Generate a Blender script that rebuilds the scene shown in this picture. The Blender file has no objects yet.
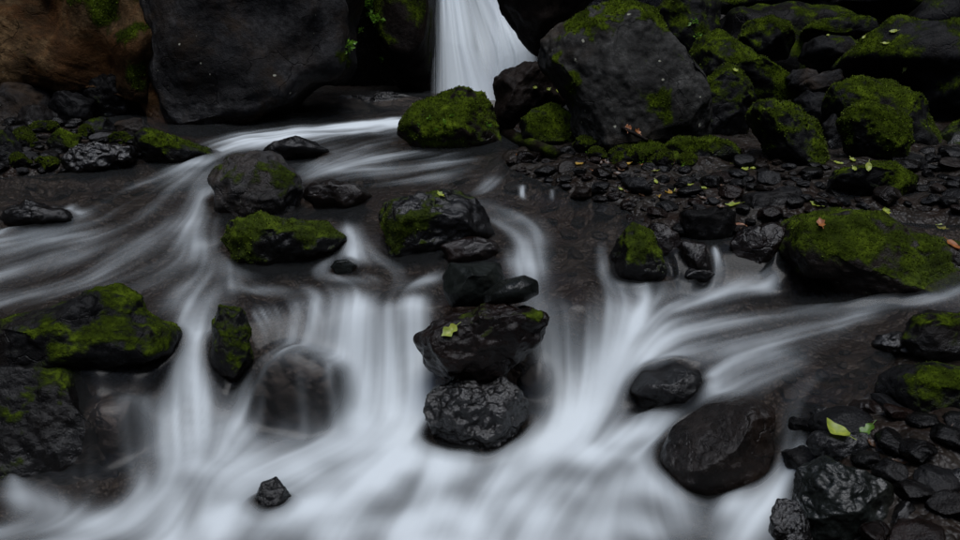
import bpy, bmesh, math, random
import numpy as np
from mathutils import Vector, Matrix, Quaternion
from mathutils.bvhtree import BVHTree

random.seed(7)
rng = np.random.default_rng(7)
S = bpy.context.scene
COL = S.collection

# ------------------------------------------------------------------ camera
CAM_H, PITCH, FPX = 1.6, math.radians(20.0), 870.0      # focal length in pixels of a 960 wide picture
cam = bpy.data.cameras.new('camera')
cam.sensor_width = 36.0
cam.lens = 36.0 * FPX / 960.0
cam.clip_start, cam.clip_end = 0.05, 500.0
camo = bpy.data.objects.new('camera', cam)
camo.location = (0, 0, CAM_H)
camo.rotation_euler = (math.pi / 2 - PITCH, 0, 0)
COL.objects.link(camo)
S.camera = camo

# ------------------------------------------------------------------ sky, soft sun, exposure
SUN_EL, SUN_AZ = math.radians(78), math.radians(165)     # high, a little behind the camera, veiled by cloud
w = bpy.data.worlds.new('World')
S.world = w
w.use_nodes = True
wn = w.node_tree.nodes
sky = wn.new('ShaderNodeTexSky')
sky.sky_type = 'NISHITA'
sky.sun_disc = False
sky.sun_elevation = SUN_EL
sky.sun_rotation = SUN_AZ
sky.air_density, sky.dust_density, sky.ozone_density = 1.0, 1.0, 0.8
w.node_tree.links.new(sky.outputs[0], wn['Background'].inputs[0])
wn['Background'].inputs[1].default_value = 0.09
sun = bpy.data.lights.new('sun', 'SUN')
sun.energy, sun.angle, sun.color = 1.5, math.radians(36), (0.97, 0.98, 1.0)
suno = bpy.data.objects.new('sun', sun)
sd = Vector((math.sin(SUN_AZ) * math.cos(SUN_EL), math.cos(SUN_AZ) * math.cos(SUN_EL), math.sin(SUN_EL)))
suno.rotation_euler = sd.to_track_quat('Z', 'Y').to_euler()
suno.location = (2, -2, 12)
COL.objects.link(suno)
S.view_settings.view_transform = 'Standard'
S.view_settings.look = 'None'
S.view_settings.exposure = 0.9
S.view_settings.gamma = 1.0
S.render.engine = 'CYCLES'
S.cycles.max_bounces = 6
S.cycles.diffuse_bounces = 3
S.cycles.glossy_bounces = 3
S.cycles.transparent_max_bounces = 16
S.cycles.use_denoising = True

# ------------------------------------------------------------------ helpers
RIGHT = np.array([1.0, 0, 0]); UPC = np.array([0, math.sin(PITCH), math.cos(PITCH)])
FWD = np.array([0, math.cos(PITCH), -math.sin(PITCH)]); CAMP = np.array([0, 0, CAM_H])

def ray(px, py):
    return FWD + ((px - 480.0) / FPX) * RIGHT + ((270.0 - py) / FPX) * UPC
def at_t(px, py, t):
    return CAMP + t * ray(px, py)

def _h(ix, iy, iz, seed):
    n = (ix.astype(np.int64) * 374761393 + iy.astype(np.int64) * 668265263 + iz.astype(np.int64) * 2147483647 + seed * 1274126177) & 0xFFFFFFFF
    n = ((n ^ (n >> 13)) * 1274126177) & 0xFFFFFFFF
    n = ((n ^ (n >> 16)) * 2246822519) & 0xFFFFFFFF
    n = n ^ (n >> 15)
    return (n & 0xFFFFFF).astype(np.float64) / 0xFFFFFF
def vnoise(p, seed=0):
    i = np.floor(p).astype(np.int64); f = p - i
    u = f * f * f * (f * (f * 6 - 15) + 10)
    r = 0
    for dx in (0, 1):
        for dy in (0, 1):
            for dz in (0, 1):
                wgt = (u[:, 0] if dx else 1 - u[:, 0]) * (u[:, 1] if dy else 1 - u[:, 1]) * (u[:, 2] if dz else 1 - u[:, 2])
                r = r + wgt * _h(i[:, 0] + dx, i[:, 1] + dy, i[:, 2] + dz, seed)
    return r * 2 - 1
def fbm(p, octaves=4, seed=0, gain=0.5):
    r, a = 0, 1.0
    for k in range(octaves):
        r = r + a * vnoise(p * (2.03 ** k) + 11.3 * k, seed + k); a *= gain
    return r
def sstep(a, b, x):
    t = np.clip((x - a) / (b - a), 0, 1); return t * t * (3 - 2 * t)

def new_mesh(name, verts, faces, smooth=True):
    me = bpy.data.meshes.new(name)
    verts = np.asarray(verts, dtype=np.float32); faces = np.asarray(faces, dtype=np.int32)
    nv, nf, k = len(verts), len(faces), faces.shape[1]
    me.vertices.add(nv); me.vertices.foreach_set('co', verts.ravel())
    me.loops.add(nf * k); me.loops.foreach_set('vertex_index', faces.ravel())
    me.polygons.add(nf)
    me.polygons.foreach_set('loop_start', np.arange(0, nf * k, k, dtype=np.int32))
    me.polygons.foreach_set('loop_total', np.full(nf, k, dtype=np.int32))
    me.update(calc_edges=True)
    me.polygons.foreach_set('use_smooth', np.full(nf, smooth))
    return me
def attr(me, name, vals):
    a = me.attributes.new(name, 'FLOAT', 'POINT'); a.data.foreach_set('value', np.asarray(vals, dtype=np.float32))
def link(name, me, mat, loc=(0, 0, 0), parent=None, label=None, cat=None, group=None, kind=None):
    o = bpy.data.objects.new(name, me); COL.objects.link(o); o.location = loc
    if mat and not me.materials: me.materials.append(mat)
    if parent: o.parent = parent
    if label: o['label'] = label
    if cat: o['category'] = cat
    if group: o['group'] = group
    if kind: o['kind'] = kind
    return o

# ------------------------------------------------------------------ materials
class NT:
    def __init__(s, name):
        s.m = bpy.data.materials.new(name); s.m.use_nodes = True
        s.t = s.m.node_tree; s.t.nodes.clear()
    def n(s, typ, ins=None, **kw):
        nd = s.t.nodes.new(typ)
        for k, v in kw.items(): setattr(nd, k, v)
        for k, v in (ins or {}).items():
            if hasattr(v, 'is_linked') or isinstance(v, bpy.types.NodeSocket): s.t.links.new(v, nd.inputs[k])
            else: nd.inputs[k].default_value = v
        return nd
    def noise(s, vec, scale, detail=4, rough=.55, dist=0):
        return s.n('ShaderNodeTexNoise', {'Vector': vec, 'Scale': scale, 'Detail': detail, 'Roughness': rough, 'Distortion': dist}).outputs['Fac']
    def ramp(s, fac, stops):
        nd = s.n('ShaderNodeValToRGB', {'Fac': fac}); e = nd.color_ramp.elements
        while len(e) < len(stops): e.new(0.5)
        for el, (p, c) in zip(e, stops):
            el.position = p; el.color = c if len(c) == 4 else (*c, 1)
        return nd.outputs[0]
    def mr(s, v, a, b, c=0.0, d=1.0, smooth=True):
        nd = s.n('ShaderNodeMapRange', {'Value': v, 'From Min': a, 'From Max': b, 'To Min': c, 'To Max': d})
        if smooth: nd.interpolation_type = 'SMOOTHSTEP'
        return nd.outputs[0]
    def math(s, op, a, b=0.5):
        return s.n('ShaderNodeMath', {0: a, 1: b}, operation=op).outputs[0]
    def mix(s, f, a, b):
        nd = s.n('ShaderNodeMix', data_type='RGBA')
        for i, v in ((0, f), (6, a), (7, b)):
            if isinstance(v, bpy.types.NodeSocket): s.t.links.new(v, nd.inputs[i])
            else: nd.inputs[i].default_value = v if i == 0 else (*v, 1)
        return nd.outputs[2]
    def out(s, sh):
        o = s.n('ShaderNodeOutputMaterial'); s.t.links.new(sh, o.inputs[0]); return s.m

MOSS_D, MOSS_M, MOSS_B = (.008, .011, .002), (.024, .036, .003), (.075, .108, .007)

def rock_mat(name, dark, mid, light, rough=(.26, .55), lichen=0.0, bump=1.0, stain=None, stain_amt=0.0, spec_gain=1.0):
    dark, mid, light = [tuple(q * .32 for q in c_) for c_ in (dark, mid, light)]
    n = NT(name)
    tc = n.n('ShaderNodeNewGeometry').outputs['Position']
    rnd = n.n('ShaderNodeObjectInfo').outputs['Random']
    off = n.n('ShaderNodeCombineXYZ', {0: n.math('MULTIPLY', rnd, 37.0), 1: n.math('MULTIPLY', rnd, 91.0), 2: 0.0}).outputs[0]
    v = n.n('ShaderNodeVectorMath', {0: tc, 1: off}, operation='ADD').outputs[0]
    n1 = n.noise(v, 5, 6, .6, .4); n2 = n.noise(v, 34, 5, .65); n3 = n.noise(v, 150, 4, .7)
    col = n.ramp(n.math('ADD', n.math('MULTIPLY', n1, .4), n.math('ADD', n.math('MULTIPLY', n2, .38), n.math('MULTIPLY', n3, .22))), [(.36, dark), (.5, mid), (.66, light)])
    wv = n.n('ShaderNodeVectorMath', {0: v, 1: n.n('ShaderNodeVectorMath', {0: n.n('ShaderNodeTexNoise', {'Vector': v, 'Scale': 6.0, 'Detail': 4.0}).outputs['Color'], 1: (.22, .22, .22)}, operation='MULTIPLY').outputs[0]}, operation='ADD').outputs[0]
    ck = n.n('ShaderNodeTexVoronoi', {'Vector': wv, 'Scale': 4.2}, feature='DISTANCE_TO_EDGE').outputs['Distance']
    crack = n.math('MULTIPLY', n.mr(ck, .0, .022, 1.0, 0.0), n.mr(n.noise(v, 2.3, 2), .45, .6))
    col = n.mix(n.math('MULTIPLY', n.mr(n.noise(v, 2.6, 4, .6), .5, .72), .55), col, tuple(a * b for a, b in zip(mid, (1.5, 1.05, .70))))
    col = n.mix(n.math('MULTIPLY', crack, .45), col, tuple(q * .4 for q in dark))
    if stain:
        sm = n.mr(n.noise(v, 3.1, 5, .62, .8), .5 - stain_amt * .4, .72 - stain_amt * .4)
        col = n.mix(sm, col, stain)
    fleck = n.mr(n3, .60, .78)
    col = n.mix(n.math('MULTIPLY', fleck, .35), col, light)
    mott = n.mr(n.noise(v, 2.2, 6, .72, .6), .34, .66, .45, 1.6)
    mt = n.n('ShaderNodeCombineXYZ', {0: mott, 1: mott, 2: mott}).outputs[0]
    col = n.n('ShaderNodeVectorMath', {0: col, 1: mt}, operation='MULTIPLY').outputs[0]
    if lichen > 0:
        vo = n.n('ShaderNodeTexVoronoi', {'Vector': v, 'Scale': 11.0}, feature='F1')
        sz = n.math('MULTIPLY', n.noise(v, 2.0, 2), .22 * lichen)
        wob = n.math('ADD', vo.outputs['Distance'], n.math('MULTIPLY', n.noise(v, 75, 4), .30))
        spot = n.mr(n.math('SUBTRACT', wob, sz), .085, .14, 1.0, 0.0)
        col = n.mix(n.math('MULTIPLY', spot, .8), col, (.34, .34, .27))
    # living moss film: the attribute is where it grows on this stone
    ma = n.n('ShaderNodeAttribute', attribute_name='moss').outputs['Fac']
    mn = n.noise(v, 55, 5, .7)
    mc = n.ramp(n.math('ADD', n.math('MULTIPLY', n.noise(v, 11, 4), .6), n.math('MULTIPLY', mn, .4)), [(.34, MOSS_D), (.5, MOSS_M), (.68, MOSS_B)])
    mf = n.mr(n.math('ADD', ma, n.math('MULTIPLY', n.math('SUBTRACT', mn, .5), 1.1)), .22, .95)
    col = n.mix(mf, col, mc)
    r = n.mr(n.math('ADD', n.math('MULTIPLY', n1, .4), n.math('MULTIPLY', n2, .6)), .34, .66, rough[0], rough[1])
    wet = n.n('ShaderNodeAttribute', attribute_name='wet').outputs['Fac']
    r = n.math('MULTIPLY', r, n.mr(wet, 0.0, 1.0, 1.0, .42, False))
    r = n.math('ADD', r, n.math('MULTIPLY', mf, .5))
    vor = n.n('ShaderNodeTexVoronoi', {'Vector': v, 'Scale': 26.0}, feature='F1').outputs['Distance']
    hgt = n.math('ADD', n.math('MULTIPLY', n2, .55), n.math('ADD', n.math('MULTIPLY', n3, .26), n.math('SUBTRACT', n.math('MULTIPLY', vor, .12), n.math('MULTIPLY', crack, .22))))
    hgt = n.math('ADD', hgt, n.math('MULTIPLY', n.math('MULTIPLY', mf, mn), .8))
    bp = n.n('ShaderNodeBump', {'Height': hgt, 'Strength': .85 * bump, 'Distance': .012}).outputs[0]
    spec = n.math('MULTIPLY', n.mr(wet, 0.0, 1.0, .06 * spec_gain, min(1.0, .36 * spec_gain), False), n.mr(mf, 0.0, 1.0, 1.0, .2, False))
    p = n.n('ShaderNodeBsdfPrincipled', {'Base Color': col, 'Roughness': r, 'Normal': bp, 'Specular IOR Level': spec})
    return n.out(p.outputs[0])

M_BASALT = rock_mat('wet_basalt', (.006, .006, .007), (.016, .016, .017), (.040, .040, .042))
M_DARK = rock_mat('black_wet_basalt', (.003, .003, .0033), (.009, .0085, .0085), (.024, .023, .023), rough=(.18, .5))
M_BROWN = rock_mat('brown_basalt', (.007, .005, .004), (.022, .016, .013), (.055, .042, .035))
M_GREY = rock_mat('grey_basalt', (.016, .016, .017), (.048, .047, .049), (.150, .148, .150), rough=(.45, .75), lichen=.8, stain=(.022, .015, .010), stain_amt=.1, bump=1.9)
M_GREEN = rock_mat('greenish_stone', (.006, .008, .007), (.015, .019, .017), (.032, .038, .034), rough=(.3, .55), bump=.5)
M_RUST = rock_mat('rust_stained_rock', (.020, .012, .006), (.13, .076, .032), (.40, .26, .13), rough=(.5, .8), lichen=.55, stain=(.055, .024, .008), stain_amt=.25, bump=2.2)
M_REDWET = rock_mat('reddish_wet_rock', (.006, .004, .003), (.017, .010, .008), (.036, .022, .018), rough=(.15, .42))

M_GLOSS = rock_mat('glistening_wet_rock', (.003, .003, .003), (.009, .008, .008), (.026, .024, .023), rough=(.10, .26), spec_gain=1.7, bump=1.25)
M_PALE = rock_mat('pale_grey_basalt', (.018, .018, .016), (.058, .057, .053), (.19, .187, .178), rough=(.5, .8), lichen=1.0)

n = NT('moss_fronds')
rp = n.n('ShaderNodeNewGeometry').outputs['Random Per Island']
pos = n.n('ShaderNodeTexCoord').outputs['Object']
f = n.math('ADD', n.math('MULTIPLY', rp, .34), n.math('ADD', n.math('MULTIPLY', n.noise(pos, 7, 3, .6), .42), n.math('MULTIPLY', n.noise(pos, 38, 3, .6), .24)))
c = n.ramp(f, [(.30, (.012, .012, .003)), (.45, (.034, .042, .004)), (.58, (.060, .084, .005)), (.78, (.160, .235, .012))])
d = n.n('ShaderNodeBsdfPrincipled', {'Base Color': c, 'Roughness': .75, 'Specular IOR Level': .2}).outputs[0]
tr = n.n('ShaderNodeBsdfTranslucent', {'Color': c}).outputs[0]
M_MOSS = n.out(n.n('ShaderNodeMixShader', {0: .3, 1: d, 2: tr}).outputs[0])

def leaf_mat(name, a, b, trans=.3):
    n = NT(name)
    pos = n.n('ShaderNodeTexCoord').outputs['Object']
    c = n.mix(n.mr(n.noise(pos, 60, 4), .35, .65), a, b)
    d = n.n('ShaderNodeBsdfPrincipled', {'Base Color': c, 'Roughness': .45}).outputs[0]
    tr = n.n('ShaderNodeBsdfTranslucent', {'Color': c}).outputs[0]
    return n.out(n.n('ShaderNodeMixShader', {0: trans, 1: d, 2: tr}).outputs[0])
M_YEL = leaf_mat('yellow_green_leaf', (.34, .38, .05), (.22, .28, .04))
M_GOLD = leaf_mat('golden_leaf', (.40, .26, .03), (.30, .16, .02))
M_ORANGE = leaf_mat('orange_leaf', (.36, .13, .03), (.22, .07, .02))
M_GREENLEAF = leaf_mat('green_leaf', (.10, .20, .02), (.06, .13, .015))
M_FERN = leaf_mat('bright_green_frond', (.18, .36, .03), (.10, .24, .018), .45)

# stream bed: wet brown-black gravel
n = NT('wet_gravel_bed')
pos = n.n('ShaderNodeNewGeometry').outputs['Position']
wob = n.n('ShaderNodeVectorMath', {0: pos, 1: n.n('ShaderNodeVectorMath', {0: n.n('ShaderNodeTexNoise', {'Vector': pos, 'Scale': 12.0}).outputs['Color'], 1: (.03, .03, .03)}, operation='MULTIPLY').outputs[0]}, operation='ADD').outputs[0]
v1 = n.n('ShaderNodeTexVoronoi', {'Vector': wob, 'Scale': 22.0}, feature='F1')
v2 = n.n('ShaderNodeTexVoronoi', {'Vector': wob, 'Scale': 55.0}, feature='F1')
sel = n.n('ShaderNodeSeparateColor', {0: v1.outputs['Color']}).outputs[0]
c = n.ramp(sel, [(.1, (0.0060, 0.0048, 0.0036)), (.45, (0.0132, 0.0102, 0.0078)), (.8, (0.0204, 0.0168, 0.0138)), (1, (0.0300, 0.0276, 0.0252))])
c = n.mix(n.mr(n.noise(pos, 4, 4), .45, .7), c, (0.0132, 0.0078, 0.0054))
hgt = n.math('SUBTRACT', n.math('MULTIPLY', n.math('SUBTRACT', 1.0, v1.outputs['Distance']), 1.0), n.math('MULTIPLY', v2.outputs['Distance'], .35))
bp = n.n('ShaderNodeBump', {'Height': hgt, 'Strength': .9, 'Distance': .02}).outputs[0]
M_BED = n.out(n.n('ShaderNodeBsdfPrincipled', {'Base Color': c, 'Roughness': .42, 'Normal': bp, 'Specular IOR Level': .15}).outputs[0])

def water_mat(name, refl_rough, tint, through=.25, refl=.36, sheen=None, white=1.0):
    n = NT(name)
    a = n.n('ShaderNodeAttribute', attribute_name='foam').outputs['Fac']
    clear = n.n('ShaderNodeMixShader', {0: n.n('ShaderNodeFresnel', {'IOR': 1.30}).outputs[0] if sheen is None else sheen,
                 1: n.n('ShaderNodeBsdfTransparent', {'Color': (*tint, 1)}).outputs[0],
                 2: n.n('ShaderNodeBsdfGlossy', {'Roughness': refl_rough, 'Color': (refl, refl, refl, 1)}).outputs[0]}).outputs[0]
    fd = n.n('ShaderNodeBsdfDiffuse', {'Color': (.75 * white, .81 * white, .84 * white, 1)}).outputs[0]
    ft = n.n('ShaderNodeBsdfTranslucent', {'Color': (.74 * white, .80 * white, .84 * white, 1)}).outputs[0]
    foam = n.n('ShaderNodeMixShader', {0: through, 1: fd, 2: ft}).outputs[0]
    return n.out(n.n('ShaderNodeMixShader', {0: a, 1: clear, 2: foam}).outputs[0])
M_WATER = water_mat('stream_water', .22, (.80, .72, .66))
M_FALL = water_mat('falling_water', .35, (.98, .98, .99), .40, .5, .01, 1.13)

# ------------------------------------------------------------------ water level: control columns (picture column -> row, height of the water in metres)
COLS = {
    -500: [(100,.70),(170,.56),(210,.50),(240,.46),(280,.40),(330,.36),(365,.33),(430,.24),(480,.14),(540,.06),(640,0)],
    0:   [(100,.66),(170,.56),(205,.52),(222,.48),(240,.44),(280,.37),(330,.32),(365,.28),(420,.10),(470,0),(560,0)],
    100: [(100,.66),(170,.56),(210,.51),(240,.45),(280,.37),(330,.32),(370,.28),(420,.11),(480,0),(560,0)],
    200: [(110,.65),(150,.58),(190,.53),(215,.48),(250,.42),(290,.37),(318,.33),(360,.22),(400,.11),(450,.02),(560,0)],
    300: [(115,.64),(150,.58),(180,.54),(205,.50),(240,.44),(275,.38),(303,.345),(322,.295),(360,.19),(415,.04),(445,0)],
    345: [(115,.64),(150,.58),(180,.54),(205,.51),(235,.47),(258,.40),(275,.38),(298,.35),(320,.30),(370,.14),(412,.03),(440,0)],
    400: [(115,.64),(150,.58),(180,.54),(205,.51),(232,.47),(255,.41),(280,.38),(310,.345),(335,.25),(370,.14),(410,.03),(440,0)],
    500: [(115,.64),(150,.60),(190,.55),(205,.51),(225,.47),(260,.42),(300,.34),(350,.20),(400,.07),(440,.01)],
    580: [(115,.64),(160,.60),(190,.56),(210,.51),(240,.46),(275,.42),(312,.36),(340,.25),(370,.16),(405,.07),(440,.02)],
    640: [(115,.64),(160,.60),(195,.56),(225,.51),(250,.455),(275,.40),(300,.345),(330,.27),(360,.20),(400,.09),(440,.03)],
    700: [(115,.64),(160,.61),(200,.56),(235,.50),(258,.445),(282,.365),(310,.31),(345,.25),(390,.15),(430,.07),(470,.02),(520,0)],
    790: [(115,.64),(170,.62),(215,.57),(240,.51),(262,.45),(288,.37),(320,.33),(350,.30),(390,.25),(430,.17),(480,.08),(520,.02),(560,0)],
    860: [(115,.65),(180,.62),(215,.58),(250,.50),(295,.39),(320,.36),(350,.33),(390,.29),(430,.26),(480,.22),(540,.17),(620,.08)],
    960: [(115,.66),(190,.62),(215,.60),(250,.54),(290,.46),(320,.39),(350,.36),(390,.33),(430,.30),(480,.27),(540,.22),(620,.14)],
    1460: [(115,.75),(190,.68),(250,.60),(320,.50),(390,.42),(480,.36),(620,.26)]}
GX0, GX1, GY0, GY1, GS = -3.8, 3.8, 1.5, 6.5, 0.0096
gx = np.arange(GX0, GX1, GS); gy = np.arange(GY0, GY1, GS)
NX, NY = len(gx), len(gy)

def blur(a, s):
    r = int(3 * s + 1); k = np.exp(-.5 * (np.arange(-r, r + 1) / s) ** 2); k /= k.sum()
    def c1(m):
        p = np.pad(m, ((r, r), (0, 0)), mode='edge'); o = np.zeros_like(m)
        for i, kv in enumerate(k): o += kv * p[i:i + m.shape[0]]
        return o
    return c1(c1(a).T).T

def build_level():
    cps = sorted(COLS); rows = np.arange(100, 1000, 1.5)
    base = np.array([np.interp(rows, [q[0] for q in COLS[k]], [q[1] for q in COLS[k]]) for k in cps])
    pxs = np.arange(-900, 1900, 6.0)
    zz = np.empty((len(pxs), len(rows)))
    for j in range(len(rows)): zz[:, j] = np.interp(pxs, cps, base[:, j])
    cy = (270 - rows) / FPX
    dz = -math.sin(PITCH) + cy * math.cos(PITCH); dy = math.cos(PITCH) + cy * math.sin(PITCH)
    t = (zz - CAM_H) / dz[None, :]
    Y = t * dy[None, :]; X = t * ((pxs - 480) / FPX)[:, None]
    zc = np.empty((len(pxs), NY)); xc = np.empty((len(pxs), NY))
    for i in range(len(pxs)):
        yo = np.maximum.accumulate(Y[i, ::-1]) + np.arange(len(rows)) * 1e-7
        zc[i] = np.interp(gy, yo, zz[i, ::-1]); xc[i] = np.interp(gy, yo, X[i, ::-1])
        far = gy > yo[-1]; near = gy < yo[0]
        k = (pxs[i] - 480) / FPX
        xc[i, far] = X[i, 0] * gy[far] / yo[-1]; xc[i, near] = X[i, -1] * gy[near] / yo[0]
    W = np.empty((NY, NX))
    for j in range(NY): W[j] = np.interp(gx, np.maximum.accumulate(xc[:, j]), zc[:, j])
    return W
W0 = build_level()
W = blur(W0, 1.6)

def samp(A, x, y):
    fx = np.clip((np.asarray(x) - GX0) / GS, 0, NX - 1.001); fy = np.clip((np.asarray(y) - GY0) / GS, 0, NY - 1.001)
    ix = fx.astype(int); iy = fy.astype(int); u = fx - ix; v = fy - iy
    return (A[iy, ix] * (1 - u) + A[iy, ix + 1] * u) * (1 - v) + (A[iy + 1, ix] * (1 - u) + A[iy + 1, ix + 1] * u) * v
TS = np.arange(1.2, 8.5, .006)
def on_water(px, py):
    """where the sight line through a picture point meets the water level"""
    P = CAMP[None] + TS[:, None] * ray(px, py)[None]
    below = P[:, 2] < samp(W, P[:, 0], P[:, 1])
    i = int(np.argmax(below)) if below.any() else int(np.argmin(np.abs(P[:, 1] - 6.4)))
    return P[i], TS[i]

# ------------------------------------------------------------------ dry banks (polygons in picture points dropped on the level, then used in metres)
def poly_mask(poly, soft):
    pts = np.array([on_water(*q)[0][:2] for q in poly])
    XX, YY = np.meshgrid(gx, gy); ins = np.zeros(XX.shape, bool)
    n_ = len(pts)
    for i in range(n_):
        x1, y1 = pts[i]; x2, y2 = pts[(i + 1) % n_]
        if y1 == y2: continue
        c_ = ((YY >= min(y1, y2)) & (YY < max(y1, y2))) & (XX < (x2 - x1) * (YY - y1) / (y2 - y1) + x1)
        ins ^= c_
    return blur(ins.astype(float), soft)
bar = poly_mask([(497,152),(545,138),(600,112),(760,106),(1300,106),(1300,200),(1000,225),(800,215),(745,236),(700,240),(650,225),(620,205),(560,186),(510,172)], 5)
left_bank = poly_mask([(-400,112),(60,118),(190,136),(205,150),(160,160),(90,172),(0,178),(-400,190)], 5)
right_bank = poly_mask([(905,330),(1200,310),(1300,560),(1000,700),(860,640),(790,545),(800,470),(815,425),(880,400),(885,365)], 5)
low_left = poly_mask([(-300,375),(30,385),(95,420),(105,500),(40,545),(-300,600)], 4)
XX, YY = np.meshgrid(gx, gy)
P3 = np.stack([XX.ravel(), YY.ravel(), np.zeros(XX.size)], 1)
fine = fbm(P3 * 7, 4, 3).reshape(XX.shape); coarse = fbm(P3 * 1.7, 3, 9).reshape(XX.shape)
slope = np.hypot(*np.gradient(blur(W, 3), GS))
bed = W - .075 - .06 * sstep(.5, 1.5, blur(slope, 4)) + .022 * fine + .012 * coarse
dry = np.clip(bar + left_bank + right_bank + low_left * .2, 0, 1)
bed = bed * (1 - dry) + (W + .012 + .022 * fine + .02 * coarse) * dry

# ------------------------------------------------------------------ the ground: one sheet, fine in the stream, coarse out to unseen valley sides steepened for shade
def spread(a, b, step, lo, hi, ratio=1.22):
    core = list(np.arange(a, b, step)); d = step; x = a; left = []
    while x > lo: d *= ratio; x -= d; left.append(x)
    d = step; x = core[-1]; right = []
    while x < hi: d *= ratio; x += d; right.append(x)
    return np.array(left[::-1] + core + right)
tx = spread(-4.1, 4.1, .022, -60, 60); ty = spread(1.0, 6.6, .022, -60, 70)
TX, TY = np.meshgrid(tx, ty)
TZ = samp(bed, TX, TY)
side = np.maximum(np.abs(TX) - 3.3, 0); back = np.maximum(TY - 7.6, 0); front = np.maximum(1.2 - TY, 0)
side = np.maximum(np.abs(TX + .25 * np.sin(TY * .9)) - np.where(TY > 1, 3.5, 3.5 + .25 * (1 - TY)), 0)
rise = np.minimum(side * 2.4, 9 + .5 * side) + np.minimum(back * 2.6, 9 + .5 * back)  # out-of-view walls, made steep and tall to cut low sky light
rise = rise + np.clip(TX - .7, 0, 1.2) * np.clip(TY - 5.6, 0, 1.6) * .25
sky_block_slope = np.maximum(-4 - TY, 0)  # unseen slope behind the camera, added to block sky light from there
TZ = TZ + rise - np.minimum(front, 14) * .12 + np.minimum(sky_block_slope * 2.2, 8 + .4 * sky_block_slope)
TZ += .35 * fbm(np.stack([TX.ravel() * .5, TY.ravel() * .5, np.zeros(TX.size)], 1), 4, 21).reshape(TX.shape) * np.clip((side + back + front) / 3, 0, 1)
def grid_faces(ny, nx):
    i = np.arange(ny * nx).reshape(ny, nx)
    return np.stack([i[:-1, :-1].ravel(), i[:-1, 1:].ravel(), i[1:, 1:].ravel(), i[1:, :-1].ravel()], 1)
me = new_mesh('ground', np.stack([TX.ravel(), TY.ravel(), TZ.ravel()], 1), grid_faces(*TX.shape))
link('ground', me, M_BED, kind='structure')

# ------------------------------------------------------------------ stones
ICO = {}
def ico(level):
    if level not in ICO:
        bm = bmesh.new(); bmesh.ops.create_icosphere(bm, subdivisions=level, radius=1.0)
        v = np.array([q.co[:] for q in bm.verts]); f_ = np.array([[q.index for q in fc.verts] for fc in bm.faces])
        v /= np.linalg.norm(v, axis=1)[:, None]
        bm.free(); ICO[level] = (v, f_)
    return ICO[level]
def normals(v, f_):
    fn = np.cross(v[f_[:, 1]] - v[f_[:, 0]], v[f_[:, 2]] - v[f_[:, 0]])
    vn = np.zeros_like(v)
    for k in range(3): np.add.at(vn, f_[:, k], fn)
    return vn / (np.linalg.norm(vn, axis=1)[:, None] + 1e-12), fn
SOLIDS = []                                   # (world verts, faces) for resting leaves and for the water's edge
TOP = np.full((NY, NX), -9.0); VEIL = TOP.copy()
seed_no = [100]
def moss_fronds(parent, v, f_, vn, fn, moss, length, density, cap=22000):
    area = .5 * np.linalg.norm(fn, axis=1); fm = moss[f_].mean(1)
    wgt = area * sstep(.42, 1.0, fm)
    N = int(min(cap, wgt.sum() * density))
    if N < 30: return
    r = np.random.default_rng(seed_no[0])
    fi = r.choice(len(f_), N, p=wgt / wgt.sum()); a, b = r.random(N), r.random(N)
    s = a + b > 1; a[s], b[s] = 1 - a[s], 1 - b[s]
    T = f_[fi]; p = v[T[:, 0]] + a[:, None] * (v[T[:, 1]] - v[T[:, 0]]) + b[:, None] * (v[T[:, 2]] - v[T[:, 0]])
    nn = vn[T[:, 0]]
    d = nn + .75 * r.normal(size=(N, 3)); d[:, 2] += .15; d /= np.linalg.norm(d, axis=1)[:, None]
    sd_ = np.cross(d, r.normal(size=(N, 3))); sd_ /= np.linalg.norm(sd_, axis=1)[:, None] + 1e-9
    L = length * (.35 + .8 * r.random(N))[:, None]; wd = L * .30
    p0 = p - nn * .002
    q = np.stack([p0 - sd_ * wd * .6, p0 + sd_ * wd * .6, p0 + d * L * .6 + sd_ * wd, p0 + d * L, p0 + d * L * .6 - sd_ * wd], 1).reshape(-1, 3)
    me = new_mesh('moss', q, np.arange(N * 5).reshape(-1, 5), smooth=False)
    link('moss', me, M_MOSS, parent=parent, kind='stuff')

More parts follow.
